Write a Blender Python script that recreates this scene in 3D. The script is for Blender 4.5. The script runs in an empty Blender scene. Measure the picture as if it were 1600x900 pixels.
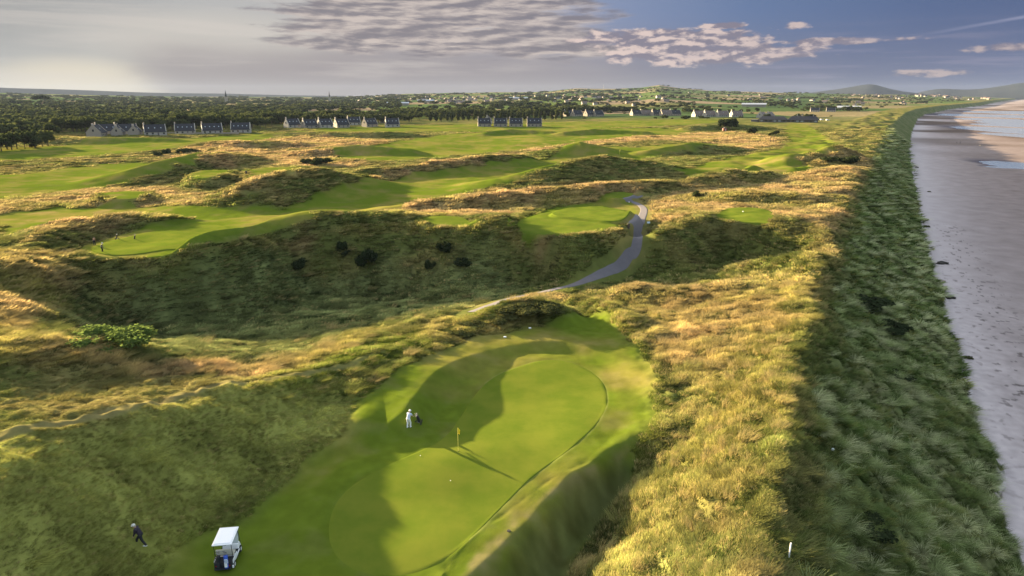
import bpy, bmesh, math, random
import numpy as np
from mathutils import Vector, Matrix, Euler

# ------------------------------------------------------------------ camera
scene = bpy.context.scene
C = bpy.data.collections.new('place'); scene.collection.children.link(C)
R_ = math.radians
CAMH = 30.0
PITCH = R_(15.8)
cam_d = bpy.data.cameras.new('camera'); cam = bpy.data.objects.new('camera', cam_d); C.objects.link(cam)
cam.location = (0, 0, CAMH); cam.rotation_euler = (R_(90) - PITCH, 0, 0)
cam_d.lens = 24.0; cam_d.sensor_width = 36.0; cam_d.clip_start = 0.5; cam_d.clip_end = 40000
scene.camera = cam
scene.render.resolution_x = 1024; scene.render.resolution_y = 576
scene.view_settings.view_transform = 'Standard'; scene.view_settings.look = 'None'
scene.view_settings.gamma = 1.0; scene.view_settings.use_curve_mapping = False
EXPO = 2.95
scene.view_settings.exposure = EXPO
scene.render.engine = 'CYCLES'
cy = scene.cycles
cy.use_denoising = True; cy.denoising_prefilter = 'ACCURATE'; cy.denoising_input_passes = 'RGB_ALBEDO_NORMAL'
try: cy.denoiser = 'OPENIMAGEDENOISE'
except Exception: pass
cy.max_bounces = 5; cy.diffuse_bounces = 2; cy.glossy_bounces = 2; cy.transmission_bounces = 3
cy.volume_bounces = 0; cy.transparent_max_bounces = 6
cy.use_adaptive_sampling = False

# ------------------------------------------------------------------ sun
SUN_AZ = R_(-49.0); SUN_EL = R_(9.5)
sund = Vector((math.sin(SUN_AZ) * math.cos(SUN_EL), math.cos(SUN_AZ) * math.cos(SUN_EL), math.sin(SUN_EL)))
sl = bpy.data.lights.new('sun', 'SUN'); sl.energy = 5.0; sl.angle = R_(0.8); sl.color = (1.0, 0.78, 0.46)
so = bpy.data.objects.new('sun', sl); C.objects.link(so)
so.rotation_euler = sund.to_track_quat('Z', 'Y').to_euler(); so.location = (-60, 60, 80)

# ------------------------------------------------------------------ node helpers
class NT:
    def __init__(s, tree): s.t = tree; s.n = tree.nodes; s.l = tree.links
    def node(s, typ, **kw):
        n = s.n.new(typ)
        for k, v in kw.items(): setattr(n, k, v)
        return n
    def setin(s, sock, v):
        if v is None: return
        if hasattr(v, 'is_output') or isinstance(v, bpy.types.NodeSocket): s.l.new(v, sock)
        else: sock.default_value = v
    def m(s, op, a, b=None, c=None, clamp=False):
        n = s.n.new('ShaderNodeMath'); n.operation = op; n.use_clamp = clamp
        s.setin(n.inputs[0], a); s.setin(n.inputs[1], b)
        if c is not None: s.setin(n.inputs[2], c)
        return n.outputs[0]
    def mix(s, f, a, b, mode='MIX'):
        n = s.n.new('ShaderNodeMix'); n.data_type = 'RGBA'; n.blend_type = mode
        s.setin(n.inputs[0], f); s.setin(n.inputs[6], a); s.setin(n.inputs[7], b)
        return n.outputs[2]
    def ss(s, v, a, b, lo=0.0, hi=1.0):
        n = s.n.new('ShaderNodeMapRange'); n.interpolation_type = 'SMOOTHSTEP'
        s.setin(n.inputs[0], v); s.setin(n.inputs[1], a); s.setin(n.inputs[2], b)
        n.inputs[3].default_value = lo; n.inputs[4].default_value = hi
        return n.outputs[0]
    def vec(s, x, y, z=0.0):
        n = s.n.new('ShaderNodeCombineXYZ')
        for i, v in enumerate((x, y, z)): s.setin(n.inputs[i], v)
        return n.outputs[0]
    def noise(s, v, scale=1.0, detail=4.0, rough=0.5, dist=0.0, dim='3D'):
        n = s.n.new('ShaderNodeTexNoise'); n.noise_dimensions = dim
        s.setin(n.inputs['Vector'], v); n.inputs['Scale'].default_value = scale
        n.inputs['Detail'].default_value = detail; n.inputs['Roughness'].default_value = rough
        n.inputs['Distortion'].default_value = dist
        return n.outputs[0]
    def ramp(s, f, stops):
        n = s.n.new('ShaderNodeValToRGB'); s.setin(n.inputs[0], f)
        e = n.color_ramp.elements
        while len(e) < len(stops): e.new(0.5)
        for k, (p, c) in enumerate(stops): e[k].position = p; e[k].color = (*c, 1)
        return n.outputs[0]

def lin(c):
    return tuple(((v / 255) / 12.92 if v / 255 <= 0.04045 else ((v / 255 + 0.055) / 1.055) ** 2.4) for v in c)

# ------------------------------------------------------------------ sky
world = bpy.data.worlds.new('World'); scene.world = world; world.use_nodes = True
W = NT(world.node_tree); W.n.clear()
wout = W.node('ShaderNodeOutputWorld'); bg = W.node('ShaderNodeBackground')
W.l.new(bg.outputs[0], wout.inputs[0])
sky = W.node('ShaderNodeTexSky', sky_type='NISHITA'); sky.sun_disc = False
sky.sun_elevation = SUN_EL; sky.sun_rotation = SUN_AZ % (2 * math.pi)
sky.air_density = 1.0; sky.dust_density = 2.0; sky.ozone_density = 2.0
tc = W.node('ShaderNodeTexCoord'); sx = W.node('ShaderNodeSeparateXYZ'); W.l.new(tc.outputs['Generated'], sx.inputs[0])
X, Y, Z = sx.outputs
az = W.m('DEGREES', W.m('ARCTAN2', X, Y)) if False else W.m('MULTIPLY', W.m('ARCTAN2', X, Y), 180 / math.pi)
el = W.m('MULTIPLY', W.m('ARCSINE', Z), 180 / math.pi)
SB = 0.08                                   # Background strength
K = 1.0 / (2 ** EXPO) / SB                  # wanted radiance -> colour value under that strength
def sc_(c, k=1.0): l = lin(c); return tuple(v * K * k for v in l)
def azp(a): return (a + 60) / 120
azn = W.m('DIVIDE', W.m('ADD', az, 60.0), 120.0)
hor = W.ramp(azn, [(azp(-60), sc_((185, 184, 180))), (azp(-35), sc_((186, 185, 181))), (azp(-30), sc_((194, 191, 184))), (azp(-25), sc_((162, 154, 150))),
                   (azp(-14), sc_((152, 142, 144))), (azp(0), sc_((142, 135, 143))), (azp(14), sc_((128, 128, 145))), (azp(26), sc_((108, 116, 145))),
                   (azp(38), sc_((112, 122, 155))), (azp(60), sc_((105, 120, 160)))])
top = W.ramp(azn, [(azp(-60), sc_((160, 162, 162))), (azp(-35), sc_((160, 161, 161))), (azp(-24), sc_((182, 182, 181))), (azp(-14), sc_((186, 184, 184))),
                   (azp(-4), sc_((170, 172, 182))), (azp(6), sc_((134, 148, 180))), (azp(18), sc_((100, 122, 162))), (azp(30), sc_((84, 104, 145))),
                   (azp(38), sc_((80, 98, 138))), (azp(60), sc_((80, 98, 138)))])
col = W.mix(W.ss(el, 0.3, 6.5), hor, top)
def fb(ax, ex, dx, dy, seed, det=6, rough=0.58, dist=0.3):
    v = W.vec(W.m('MULTIPLY', W.m('ADD', az, dx), ax), W.m('MULTIPLY', W.m('ADD', el, dy), ex), seed)
    return W.noise(v, 1.0, det, rough, dist)
gl = W.m('ADD', W.m('POWER', W.m('DIVIDE', W.m('ADD', az, 31.5), 5.5), 2.0), W.m('POWER', W.m('DIVIDE', W.m('SUBTRACT', el, 0.6), 1.8), 2.0))
col = W.mix(W.m('MULTIPLY', W.ss(gl, 1.6, 0.0), 0.8), col, (*sc_((232, 220, 196)), 1))
gl2 = W.m('ADD', W.m('POWER', W.m('DIVIDE', W.m('ADD', az, 22.0), 9.0), 2.0), W.m('POWER', W.m('DIVIDE', W.m('SUBTRACT', el, 4.0), 1.9), 2.0))
col = W.mix(W.m('MULTIPLY', W.ss(gl2, 1.6, 0.0), 0.6), col, (*sc_((212, 206, 196)), 1))
# grey veil with a lobed edge to the right of the sun, low in the sky
pv = W.vec(W.m('MULTIPLY', az, 0.16), W.m('MULTIPLY', el, 0.45), 3.0)
nv = W.noise(pv, 1.0, 3, 0.5)
veil = W.m('MULTIPLY', W.ss(W.m('ADD', az, W.m('MULTIPLY', W.m('SUBTRACT', nv, 0.5), 9.0)), -29.0, -24.5),
           W.ss(W.m('ADD', el, W.m('MULTIPLY', nv, 1.6)), 5.2, 3.2))
veil = W.m('MULTIPLY', veil, W.ss(az, 16.0, 0.0))
col = W.mix(W.m('MULTIPLY', veil, 0.62), col, (*sc_((158, 150, 152)), 1))
wsp = fb(0.05, 0.55, 0, 0, 61.0, 5, 0.55, 0.5)
col = W.mix(W.m('MULTIPLY', W.ss(wsp, 0.46, 0.66), W.m('MULTIPLY', W.ss(az, 12, -8), 0.45)), col, (*sc_((214, 206, 198)), 1))
# sheets of broken altocumulus, upper middle
n0 = fb(0.20, 1.25, 0, 0, 14.0, 9, .58, .15); n1 = fb(0.20, 1.25, -0.6, 0.22, 14.0, 9, .58, .15)
mk = W.m('MULTIPLY', W.ss(az, -24, -11), W.ss(W.m('ADD', az, W.m('MULTIPLY', el, 0.9)), 17, 7))
mk = W.m('MULTIPLY', mk, W.ss(W.m('ADD', el, W.m('MULTIPLY', az, 0.03)), 1.6, 3.9))
dn = W.ss(W.m('ADD', n0, W.m('MULTIPLY', mk, 0.50)), 0.66, 0.90)
lit = W.ss(W.m('SUBTRACT', n0, n1), -0.16, 0.12, 1.0, 0.0)
cc = W.mix(lit, (*sc_((128, 122, 130)), 1), (*sc_((208, 194, 186)), 1))
col = W.mix(W.m('MULTIPLY', dn, 0.9), col, cc)
# cumulus bank right of centre
n2 = fb(0.42, 1.15, 0, 0, 27.0, 7, 0.55, 0.2); n3 = fb(0.42, 1.15, 0.35, 0.28, 27.0, 7, 0.55, 0.2)
def ell(ca, ce, ra, re, p=1.0):
    a_ = W.m('DIVIDE', W.m('SUBTRACT', az, ca), ra); e_ = W.m('DIVIDE', W.m('SUBTRACT', el, ce), re)
    d = W.m('SQRT', W.m('ADD', W.m('MULTIPLY', a_, a_), W.m('MULTIPLY', e_, e_)))
    return W.ss(d, 1.5, 0.2)
mb = W.m('MAXIMUM', ell(12.0, 4.1, 8.5, 0.95), W.m('MULTIPLY', ell(15.5, 3.0, 9.0, 1.0), 1.0))
mb = W.m('MAXIMUM', mb, W.m('MULTIPLY', ell(24.0, 3.7, 5.5, 0.35), 0.8))
n2b = fb(1.3, 3.4, 0, 0, 5.0, 6, 0.6, 0.2); n2 = W.m('ADD', n2, W.m('MULTIPLY', W.m('SUBTRACT', n2b, 0.5), 0.24)); mb = W.m('MAXIMUM', mb, W.m('MULTIPLY', ell(21.6, 4.9, 1.6, 0.35), 0.55)); mb = W.m('MAXIMUM', mb, ell(16.0, 5.0, 1.9, 0.32))
mb = W.m('MAXIMUM', mb, W.m('MULTIPLY', ell(34.5, 3.0, 3.0, 0.42), 0.7)); mb = W.m('MAXIMUM', mb, W.m('MULTIPLY', ell(31.7, 1.45, 2.4, 0.4), 0.6))
mb = W.m('MAXIMUM', mb, W.m('MULTIPLY', ell(29.0, 1.5, 1.9, 0.34), 0.55))
d2 = W.ss(W.m('ADD', n2, W.m('MULTIPLY', mb, 0.62)), 0.74, 0.93)
lit2 = W.m('MULTIPLY', W.ss(W.m('SUBTRACT', n2, n3), -0.07, 0.10), W.ss(az, 34, 8, 0.5, 1.0))
edge_ = W.m('MULTIPLY', W.ss(W.m('ADD', n2, W.m('MULTIPLY', mb, 0.62)), 1.02, 0.84), W.ss(az, 30, 10, 0.5, 1.0))
c2 = W.mix(lit2, (*sc_((132, 126, 142)), 1), (*sc_((226, 204, 196)), 1))
col = W.mix(W.m('MULTIPLY', d2, 0.95), col, c2)
# thin streaks on the right and a contrail
n4 = fb(0.10, 1.7, 0, 0, 41.0, 5, 0.6, 0.1)
st = W.m('MULTIPLY', W.ss(n4, 0.50, 0.68), W.m('MULTIPLY', W.ss(az, 8, 18), W.ss(el, 5.5, 2.5)))
col = W.mix(W.m('MULTIPLY', st, 0.45), col, (*sc_((150, 148, 172)), 1))
ct = W.m('SUBTRACT', el, W.m('ADD', W.m('MULTIPLY', W.m('SUBTRACT', az, 29.8), 0.15), 4.02))
ct = W.m('MULTIPLY', W.ss(W.m('ABSOLUTE', ct), 0.16, 0.02), W.ss(az, 28.8, 33))
col = W.mix(W.m('MULTIPLY', ct, W.m('MULTIPLY', n4, 0.75)), col, (*sc_((170, 172, 198)), 1))
# higher, unseen sky: tinted Nishita plus an added bright tone that fills shade and pools
hi = W.mix(1.0, sky.outputs[0], (2.1, 1.85, 1.5, 1), 'MULTIPLY')
full = W.mix(W.ss(el, 7.8, 13.0), col, W.mix(0.55, hi, (*sc_((160, 156, 156), 2.2), 1)))
# below the horizon: dull ground tone
full = W.mix(W.ss(el, -0.4, -3.0), full, (0.05 * K, 0.055 * K, 0.05 * K, 1))
W.l.new(full, bg.inputs[0]); bg.inputs[1].default_value = SB

# ------------------------------------------------------------------ numeric noise
def pnoise(x, y, seed=0):
    xf = np.floor(x); yf = np.floor(y)
    xi = xf.astype(np.int64); yi = yf.astype(np.int64)
    fx = (x - xf).astype(np.float32); fy = (y - yf).astype(np.float32)
    def g(ix, iy, dx, dy):
        h = (ix * 374761393 + iy * 668265263 + seed * 974634777) & 0xFFFFFFFF
        h = ((h ^ (h >> 13)) * 1274126177) & 0xFFFFFFFF
        h = (h ^ (h >> 16)) & 0xFFFF
        a = h.astype(np.float32) * np.float32(2 * math.pi / 65536)
        return np.cos(a) * dx + np.sin(a) * dy
    u = fx * fx * fx * (fx * (fx * 6 - 15) + 10); v = fy * fy * fy * (fy * (fy * 6 - 15) + 10)
    a = g(xi, yi, fx, fy); b = g(xi + 1, yi, fx - 1, fy); c = g(xi, yi + 1, fx, fy - 1); d = g(xi + 1, yi + 1, fx - 1, fy - 1)
    return ((a * (1 - u) + b * u) * (1 - v) + (c * (1 - u) + d * u) * v) * 1.5
def fbm(x, y, lam, octs=3, seed=0, gain=0.5):
    s = 0; a = 1.0; t = 0
    for k in range(octs):
        s = s + a * pnoise(x / lam * 2 ** k + 17.3 * k, y / lam * 2 ** k - 9.1 * k, seed + k); t += a; a *= gain
    return s / t
def sst(x, a, b):
    t = np.clip((x - a) / (b - a), 0, 1); return t * t * (3 - 2 * t)

# ------------------------------------------------------------------ ray / point helpers (design time)
F = 1600 / 36 * 24.0
cp, sp = math.cos(PITCH), math.sin(PITCH)
def ray(px, py):
    r = px - 800; v = 450 - py
    return r, F * cp + v * sp, v * cp - F * sp
def P(px, py, h):
    x, y, z = ray(px, py)
    z = min(z, -1e-3); s = (CAMH - h) / -z
    return (x * s, y * s, h)

# ------------------------------------------------------------------ terrain base: control points
ctrl = [
 # putting green and surround
 (850,580,.2),(930,640,.2),(800,680,0),(700,640,.3),(760,740,0),(640,760,-.2),(640,850,-.3),(560,870,-.4),(560,790,-.3),(860,620,.1),
 (1000,600,.4),(1010,650,.4),(960,700,.2),(910,560,.5),(780,550,.6),(860,530,.8),
 (820,775,.0),(770,825,-.05),(735,865,-.1),(695,905,-.2),(890,735,.1),(845,765,.0),(795,812,.0),(930,718,.15),(690,860,-.1),(720,940,-.4),(870,770,-.35),(820,815,-.35),(770,870,-.45),
 (900,800,-2.7),(945,765,-2.1),(870,860,-3.0),(830,900,-3.1),(968,730,-1.3),(900,880,-2.8),(790,960,-3.2),
 (1000,770,-.6),(1000,850,-.4),(930,900,-1.4),(1060,740,1.2),(1080,850,1.8),
 (1180,930,4.6),(1190,870,4.6),(1195,800,4.6),(1210,700,4.7),(1235,600,4.8),(1262,500,5.2),(1300,415,5.6),(1312,370,5.6),(1345,270,5),(1375,230,4),(1400,205,3),(1420,185,2),
 (1400,920,5.2),(1400,500,5.4),(1450,300,5),(1500,700,5),(1500,400,5.4),
 (1100,600,1.6),(1150,650,3.0),(1050,550,.9),(1150,520,2.4),(1100,480,1.4),(1200,470,3.6),(1010,500,.4),(1050,620,.8),
 # left slope, knoll and track
 (0,960,3.2),(60,850,4.2),(215,854,1.8),(120,760,5.0),(300,890,.3),(330,800,.4),(380,870,0),(250,770,2.4),(340,720,2.0),(420,760,.3),(450,700,.5),(500,820,-.2),
 (200,700,4.6),(0,780,6.4),(0,682,7.0),(100,662,6.6),(200,640,6.0),(330,606,3.8),(430,592,2.2),(540,570,1.6),(620,542,1.1),(700,512,.9),(738,492,.0),
 (430,660,1.7),(500,640,1.3),(540,690,.4),(560,660,1.2),(640,670,.3),(590,720,.0),(700,600,1.2),(760,560,.8),
 # bowl
 (0,530,5.6),(70,535,5.2),(130,548,4.9),(250,573,3.4),(400,578,1.8),(450,558,1.0),(560,528,.3),(650,508,.2),
 (40,600,4.2),(130,610,3.8),(220,605,3.6),(310,598,3.3),
 (0,440,4.2),(40,480,3.5),(120,460,-.5),(60,510,3.2),(120,500,-2),(200,480,-4),(300,480,-5),(450,500,-5),(600,480,-5),(700,470,-4.6),(760,455,-3.6),(830,430,-3.2),
 (300,530,-4.4),(430,540,-3.2),(200,530,-2.5),(560,500,-3.0),(500,430,-4.2),(640,440,-4.4),
 # lip of the bowl, plateau of the far green, tees
 (60,425,4.2),(130,400,3.2),(200,405,2.9),(300,400,3.1),(400,373,3.8),(500,353,4.6),(620,346,4.7),(700,353,4.6),(800,362,4.6),(900,368,4.4),(970,367,3.6),
 (160,385,2.6),(240,375,2.4),(340,360,2.6),(430,345,2.8),(260,355,2.3),(700,345,4.3),(850,345,4.0),(940,345,3.7),(960,305,3.0),(560,335,3.6),
 # path
 (800,465,-1.6),(870,450,-1.8),(930,430,-1.4),(975,405,-.4),(1000,380,.8),(1000,350,2.4),(1005,325,2.7),(980,310,2.6),
 (900,490,-.8),(950,520,.2),(960,470,-1.0),
 (1050,430,-1.4),(1150,435,.6),(1200,410,.8),(1020,410,-.8),(1120,400,-.6),(1240,400,2.0),
 (1030,366,4.2),(1100,348,5.4),(1200,350,5.6),(1290,354,5.6),(1160,335,4.9),(1050,335,4.0),(1100,320,4.2),(1280,310,4.5),
 # mid ground
 (0,345,1.5),(100,320,1.2),(200,300,1.0),(350,330,1.5),(480,325,1.5),(600,300,1.0),(720,280,1.0),(880,295,1.5),(1000,280,1.5),(1150,290,2.5),
 (0,280,1),(200,270,.8),(400,260,1),(600,250,1),(800,255,1),(1000,240,1),(1200,250,1.8),(1300,250,2.5),
 (0,235,1),(300,235,1),(600,225,1),(900,225,1),(1200,225,1.8),(1350,215,2.6),
]
cpts = []
for a_, b_, h_ in ctrl:
    x, y, z = P(a_, b_, h_); cpts.append((math.atan2(x, y), math.log(math.hypot(x, y)), h_))
for aa in np.linspace(-.8, .62, 9): cpts.append((aa, math.log(520), 1.5))
for aa in (-.8, -.4, 0, .4): cpts.append((aa, math.log(26), (5.5, 1.5, -1.5, -1)[int((aa + .8) / .4 + .5)]))
cpts = np.array(cpts)
def tps_phi(d2): return 0.5 * d2 * np.log(np.maximum(d2, 1e-12))
n_ = len(cpts)
d2_ = (cpts[:, None, 0] - cpts[None, :, 0]) ** 2 + (cpts[:, None, 1] - cpts[None, :, 1]) ** 2
A_ = np.zeros((n_ + 3, n_ + 3)); A_[:n_, :n_] = tps_phi(d2_) + 6e-5 * np.eye(n_)
A_[:n_, n_] = 1; A_[:n_, n_ + 1] = cpts[:, 0]; A_[:n_, n_ + 2] = cpts[:, 1]; A_[n_:, :n_] = A_[:n_, n_:].T
w_ = np.linalg.solve(A_, np.concatenate([cpts[:, 2], [0, 0, 0]])).astype(np.float32)

# polar grid
cf = np.radians(np.arange(-45, 45.001, 0.062)); side = np.radians(np.arange(48, 312.1, 3.0))
COL = np.concatenate([cf, side])
COL = np.where(COL > math.pi, COL - 2 * math.pi, COL); COL = np.sort(COL)
COLX = np.concatenate([COL, [COL[0] + 2 * math.pi]])
def geo(a, b, k):
    n = int(math.log(b / a) / math.log(1 + k)); return a * (b / a) ** (np.arange(n) / n)
ROW = np.concatenate([np.linspace(1.5, 26, 12)[:-1], geo(26, 34, .012), geo(34, 170, .0035), geo(170, 1200, .0052), geo(1200, 10800, .012), [10800.]])
NR, NC = len(ROW), len(COLX)
gr, ga = np.meshgrid(ROW, COLX, indexing='ij')
GX = gr * np.sin(ga); GY = gr * np.cos(ga)

def base_eval(r, a):
    # thin-plate surface on a coarse lattice then bilinear (smooth enough)
    aa = np.linspace(-.8, .8, 321); ll = np.linspace(math.log(26), math.log(620), 400)
    L_, Q_ = np.meshgrid(ll, aa, indexing='ij')
    Zc = np.zeros(L_.shape, np.float32)
    for k in range(n_): Zc += w_[k] * tps_phi((Q_ - cpts[k, 0]) ** 2 + (L_ - cpts[k, 1]) ** 2).astype(np.float32)
    Zc += w_[n_] + w_[n_ + 1] * Q_ + w_[n_ + 2] * L_
    ai = np.clip((a + .8) / 1.6 * 320, 0, 319.999); li = np.clip((np.log(r) - ll[0]) / (ll[-1] - ll[0]) * 399, 0, 398.999)
    i0 = li.astype(int); j0 = ai.astype(int); fi = li - i0; fj = ai - j0
    return (Zc[i0, j0] * (1 - fi) * (1 - fj) + Zc[i0 + 1, j0] * fi * (1 - fj) + Zc[i0, j0 + 1] * (1 - fi) * fj + Zc[i0 + 1, j0 + 1] * fi * fj)
ZB = base_eval(gr, ga)
ZB = np.clip(ZB, -7, 9)
fr = sst(gr, 330, 560); ZB = ZB * (1 - fr) + 1.5 * fr
ZB = ZB + 1.2 * fbm(GX, GY, 60, 2, 5) * sst(gr, 170, 300) * (1 - sst(gr, 900, 1400))

# ------------------------------------------------------------------ ridges
ridges = [  # px,py,crest z list; lee width, sun width
 ([(15,388,4.5),(60,366,5.2),(110,346,4.8),(200,337,4.7),(285,343,4)], 9, 13),
 ([(325,314,3),(370,292,6),(430,271,8),(500,263,8),(545,274,5)], 24, 22),
 ([(560,266,4),(640,258,4.5),(700,249,5.5),(760,243,5.5),(810,243,4)], 13, 16),
 ([(780,279,4),(840,262,7),(900,250,8),(945,243,8.5),(1000,250,7),(1060,262,4)], 22, 20),
 ([(620,322,3.5),(700,309,4.5),(760,304,4.8),(850,297,5),(960,287,5.8),(1050,283,5)], 11, 14),
 ([(862,233,4),(905,221,7.5),(960,232,4)], 20, 20),
 ([(1010,235,4),(1080,223,6.5),(1140,228,4)], 16, 18),
 ([(1225,248,5),(1262,238,7.5),(1300,236,7.5),(1352,250,5)], 17, 16),
 ([(190,268,4),(250,250,6.5),(310,238,7),(365,240,5)], 20, 18),
 ([(1040,291,4),(1100,275,6),(1175,261,6.5)], 12, 12),
 ([(70,216,4),(160,214,5),(260,215,4)], 18, 20), ([(430,207,4),(560,206,5),(640,208,4)], 15, 20),
 ([(480,235,4),(560,226,5.5),(640,232,4)], 13, 15), ([(300,222,3.5),(380,220,5),(460,222,3.5)], 14, 16),
 ([(760,206,4),(800,201,5.5),(860,205,4)], 12, 14), ([(880,206,4),(930,201,5.5),(1010,205,4)], 12, 14), ([(1080,196,5),(1150,194,6),(1200,198,4)], 14, 16),
 ([(1095,306,4.5),(1140,301,6.2),(1230,303,6.5),(1300,308,5.5)], 8, 10),
 # hillock with bushes, knoll beside the green, small lumps
 ([(745,497,1.4),(780,478,2.4),(825,466,2.9),(872,476,1.8)], 5.5, 5),
 ([(584,673,.6),(660,629,1.8),(738,586,1.2)], 5.2, 8.5),
 ([(300,612,4.2),(430,591,2.9),(540,568,2.2),(640,535,1.5),(720,503,.8)], 3.5, 4.5),
 ([(905,462,.8),(940,470,1.2),(985,495,1.6)], 3.5, 4), ([(1000,448,1.5),(1080,452,2.4),(1170,450,3.0)], 6, 8),
 ([(860,330,5.2),(940,322,4.8)], 4, 5),
 ([(1290,300,5.6),(1338,292,6.0)], 8, 9), ([(1180,410,2.4),(1290,395,6.2)], 7, 8),
]
Z0 = ZB.copy()
sx_, sy_ = sund.x, sund.y
def seg_near(X_, Y_, pts):
    best = np.full(X_.shape, 1e9); bh = np.zeros(X_.shape); bs = np.zeros(X_.shape); bt = np.zeros(X_.shape)
    for k in range(len(pts) - 1):
        (x0, y0, h0), (x1, y1, h1) = pts[k], pts[k + 1]
        dx, dy = x1 - x0, y1 - y0; L2 = dx * dx + dy * dy
        t = np.clip(((X_ - x0) * dx + (Y_ - y0) * dy) / L2, 0, 1)
        qx = X_ - x0 - t * dx; qy = Y_ - y0 - t * dy
        d = np.hypot(qx, qy); m = d < best
        best = np.where(m, d, best); bh = np.where(m, h0 + t * (h1 - h0), bh)
        bs = np.where(m, qx * sx_ + qy * sy_, bs); bt = np.where(m, k + t, bt)
    return best, bh, bs, bt
for pts, wl, ws in ridges:
    wp = [P(*p) for p in pts]; xs = [p[0] for p in wp]; ys = [p[1] for p in wp]; m_ = max(wl, ws) + 2
    rr0 = max(1, min(math.hypot(x, y) for x, y in zip(xs, ys)) - m_); rr1 = max(math.hypot(x, y) for x, y in zip(xs, ys)) + m_
    a0 = min(math.atan2(x, y) for x, y in zip(xs, ys)) - m_ / rr0; a1 = max(math.atan2(x, y) for x, y in zip(xs, ys)) + m_ / rr0
    i0, i1 = np.searchsorted(ROW, [rr0, rr1]); j0, j1 = np.searchsorted(COLX, [a0, a1])
    s_ = (slice(i0, i1), slice(j0, j1))
    nx = fbm(GX[s_], GY[s_], 9, 2, 31) * min(3, wl * .25)
    d, h, sd, _ = seg_near(GX[s_], GY[s_], wp)
    w = np.where(sd < 0, wl, ws); w = wl + (ws - wl) * sst(sd / (d + 1e-3), -.5, .5)
    u = np.clip((d + nx * .5) / w, 0, 1); f = 1 - u * u * (3 - 2 * u); f = .6 * f + .4 * (1 - np.clip(u, 0, 1)) ** 1.6
    tgt = ZB[s_] + np.maximum(h - ZB[s_], 0) * f
    Z0[s_] = np.maximum(Z0[s_], tgt)

# level pads: greens and tees
def chk_(p, n=2):
    p = np.array(p, float)
    for _ in range(n):
        q = np.roll(p, -1, 0); p = np.stack([.75 * p + .25 * q, .25 * p + .75 * q], 1).reshape(-1, 2)
    return p
def sd_poly(X_, Y_, pw):
    best = np.full(X_.shape, 1e12); ins = np.zeros(X_.shape, bool)
    for k in range(len(pw)):
        x0, y0 = pw[k]; x1, y1 = pw[(k + 1) % len(pw)]; dx, dy = x1 - x0, y1 - y0
        t = np.clip(((X_ - x0) * dx + (Y_ - y0) * dy) / (dx * dx + dy * dy + 1e-9), 0, 1)
        best = np.minimum(best, (X_ - x0 - t * dx) ** 2 + (Y_ - y0 - t * dy) ** 2)
        if abs(dy) > 1e-9: ins ^= ((y0 > Y_) != (y1 > Y_)) & (X_ < dx * (Y_ - y0) / dy + x0)
    d = np.sqrt(best); return np.where(ins, d, -d)
PADS = [
 ([(850,561),(905,569),(942,595),(950,628),(935,660),(905,690),(868,718),(825,750),(785,790),(745,832),(705,868),(655,893),(600,900),(545,888),(516,850),(518,800),(545,762),(590,735),(640,712),(695,688),(722,650),(740,618),(780,583)], .05, 5.2, .4),
 ([(118,392),(160,376),(220,360),(290,348),(350,342),(430,336),(478,334),(440,350),(400,366),(330,386),(250,402),(180,402)], 2.9, 2.5, .3),
 ([(788,351),(820,341),(868,328),(925,325),(990,333),(998,340),(980,352),(945,362),(890,367),(840,366)], 4.3, 2.0, .2),
 ([(650,341),(700,337),(757,344),(748,351),(700,356),(662,352)], 4.7, 1.5, .2),
 ([(1116,336),(1132,325),(1190,325),(1212,334),(1212,348),(1165,349),(1112,343)], 5.5, 1.8, .2),
 ([(940,303),(962,298),(992,300),(985,309),(955,312)], 3.6, 1.5, .2),
 ([(145,310),(170,304),(215,302),(238,306),(225,315),(170,318)], 2.4, 3.0, .3), ([(290,276),(330,268),(375,270),(340,282),(305,284)], 3.0, 3.0, .3), ([(385,268),(455,262),(470,270),(440,280),(385,280)], 3.2, 3.0, .3),
]
for ppx, pz, mg, und in PADS:
    pw = chk_([P(a, b, pz)[:2] for a, b in ppx]); rr_ = np.hypot(pw[:, 0], pw[:, 1]); aa_ = np.arctan2(pw[:, 0], pw[:, 1])
    i0, i1 = np.searchsorted(ROW, [rr_.min() - mg - 1, rr_.max() + mg + 1]); j0, j1 = np.searchsorted(COLX, [aa_.min() - (mg + 1) / rr_.min(), aa_.max() + (mg + 1) / rr_.min()])
    s_ = (slice(i0, i1), slice(j0, j1)); d = sd_poly(GX[s_], GY[s_], pw); w = sst(d, -mg, -mg * (.4 if mg > 4 else .08))
    Z0[s_] = Z0[s_] * (1 - w) + (pz + und * fbm(GX[s_], GY[s_], 14, 2, 44)) * w

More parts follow.
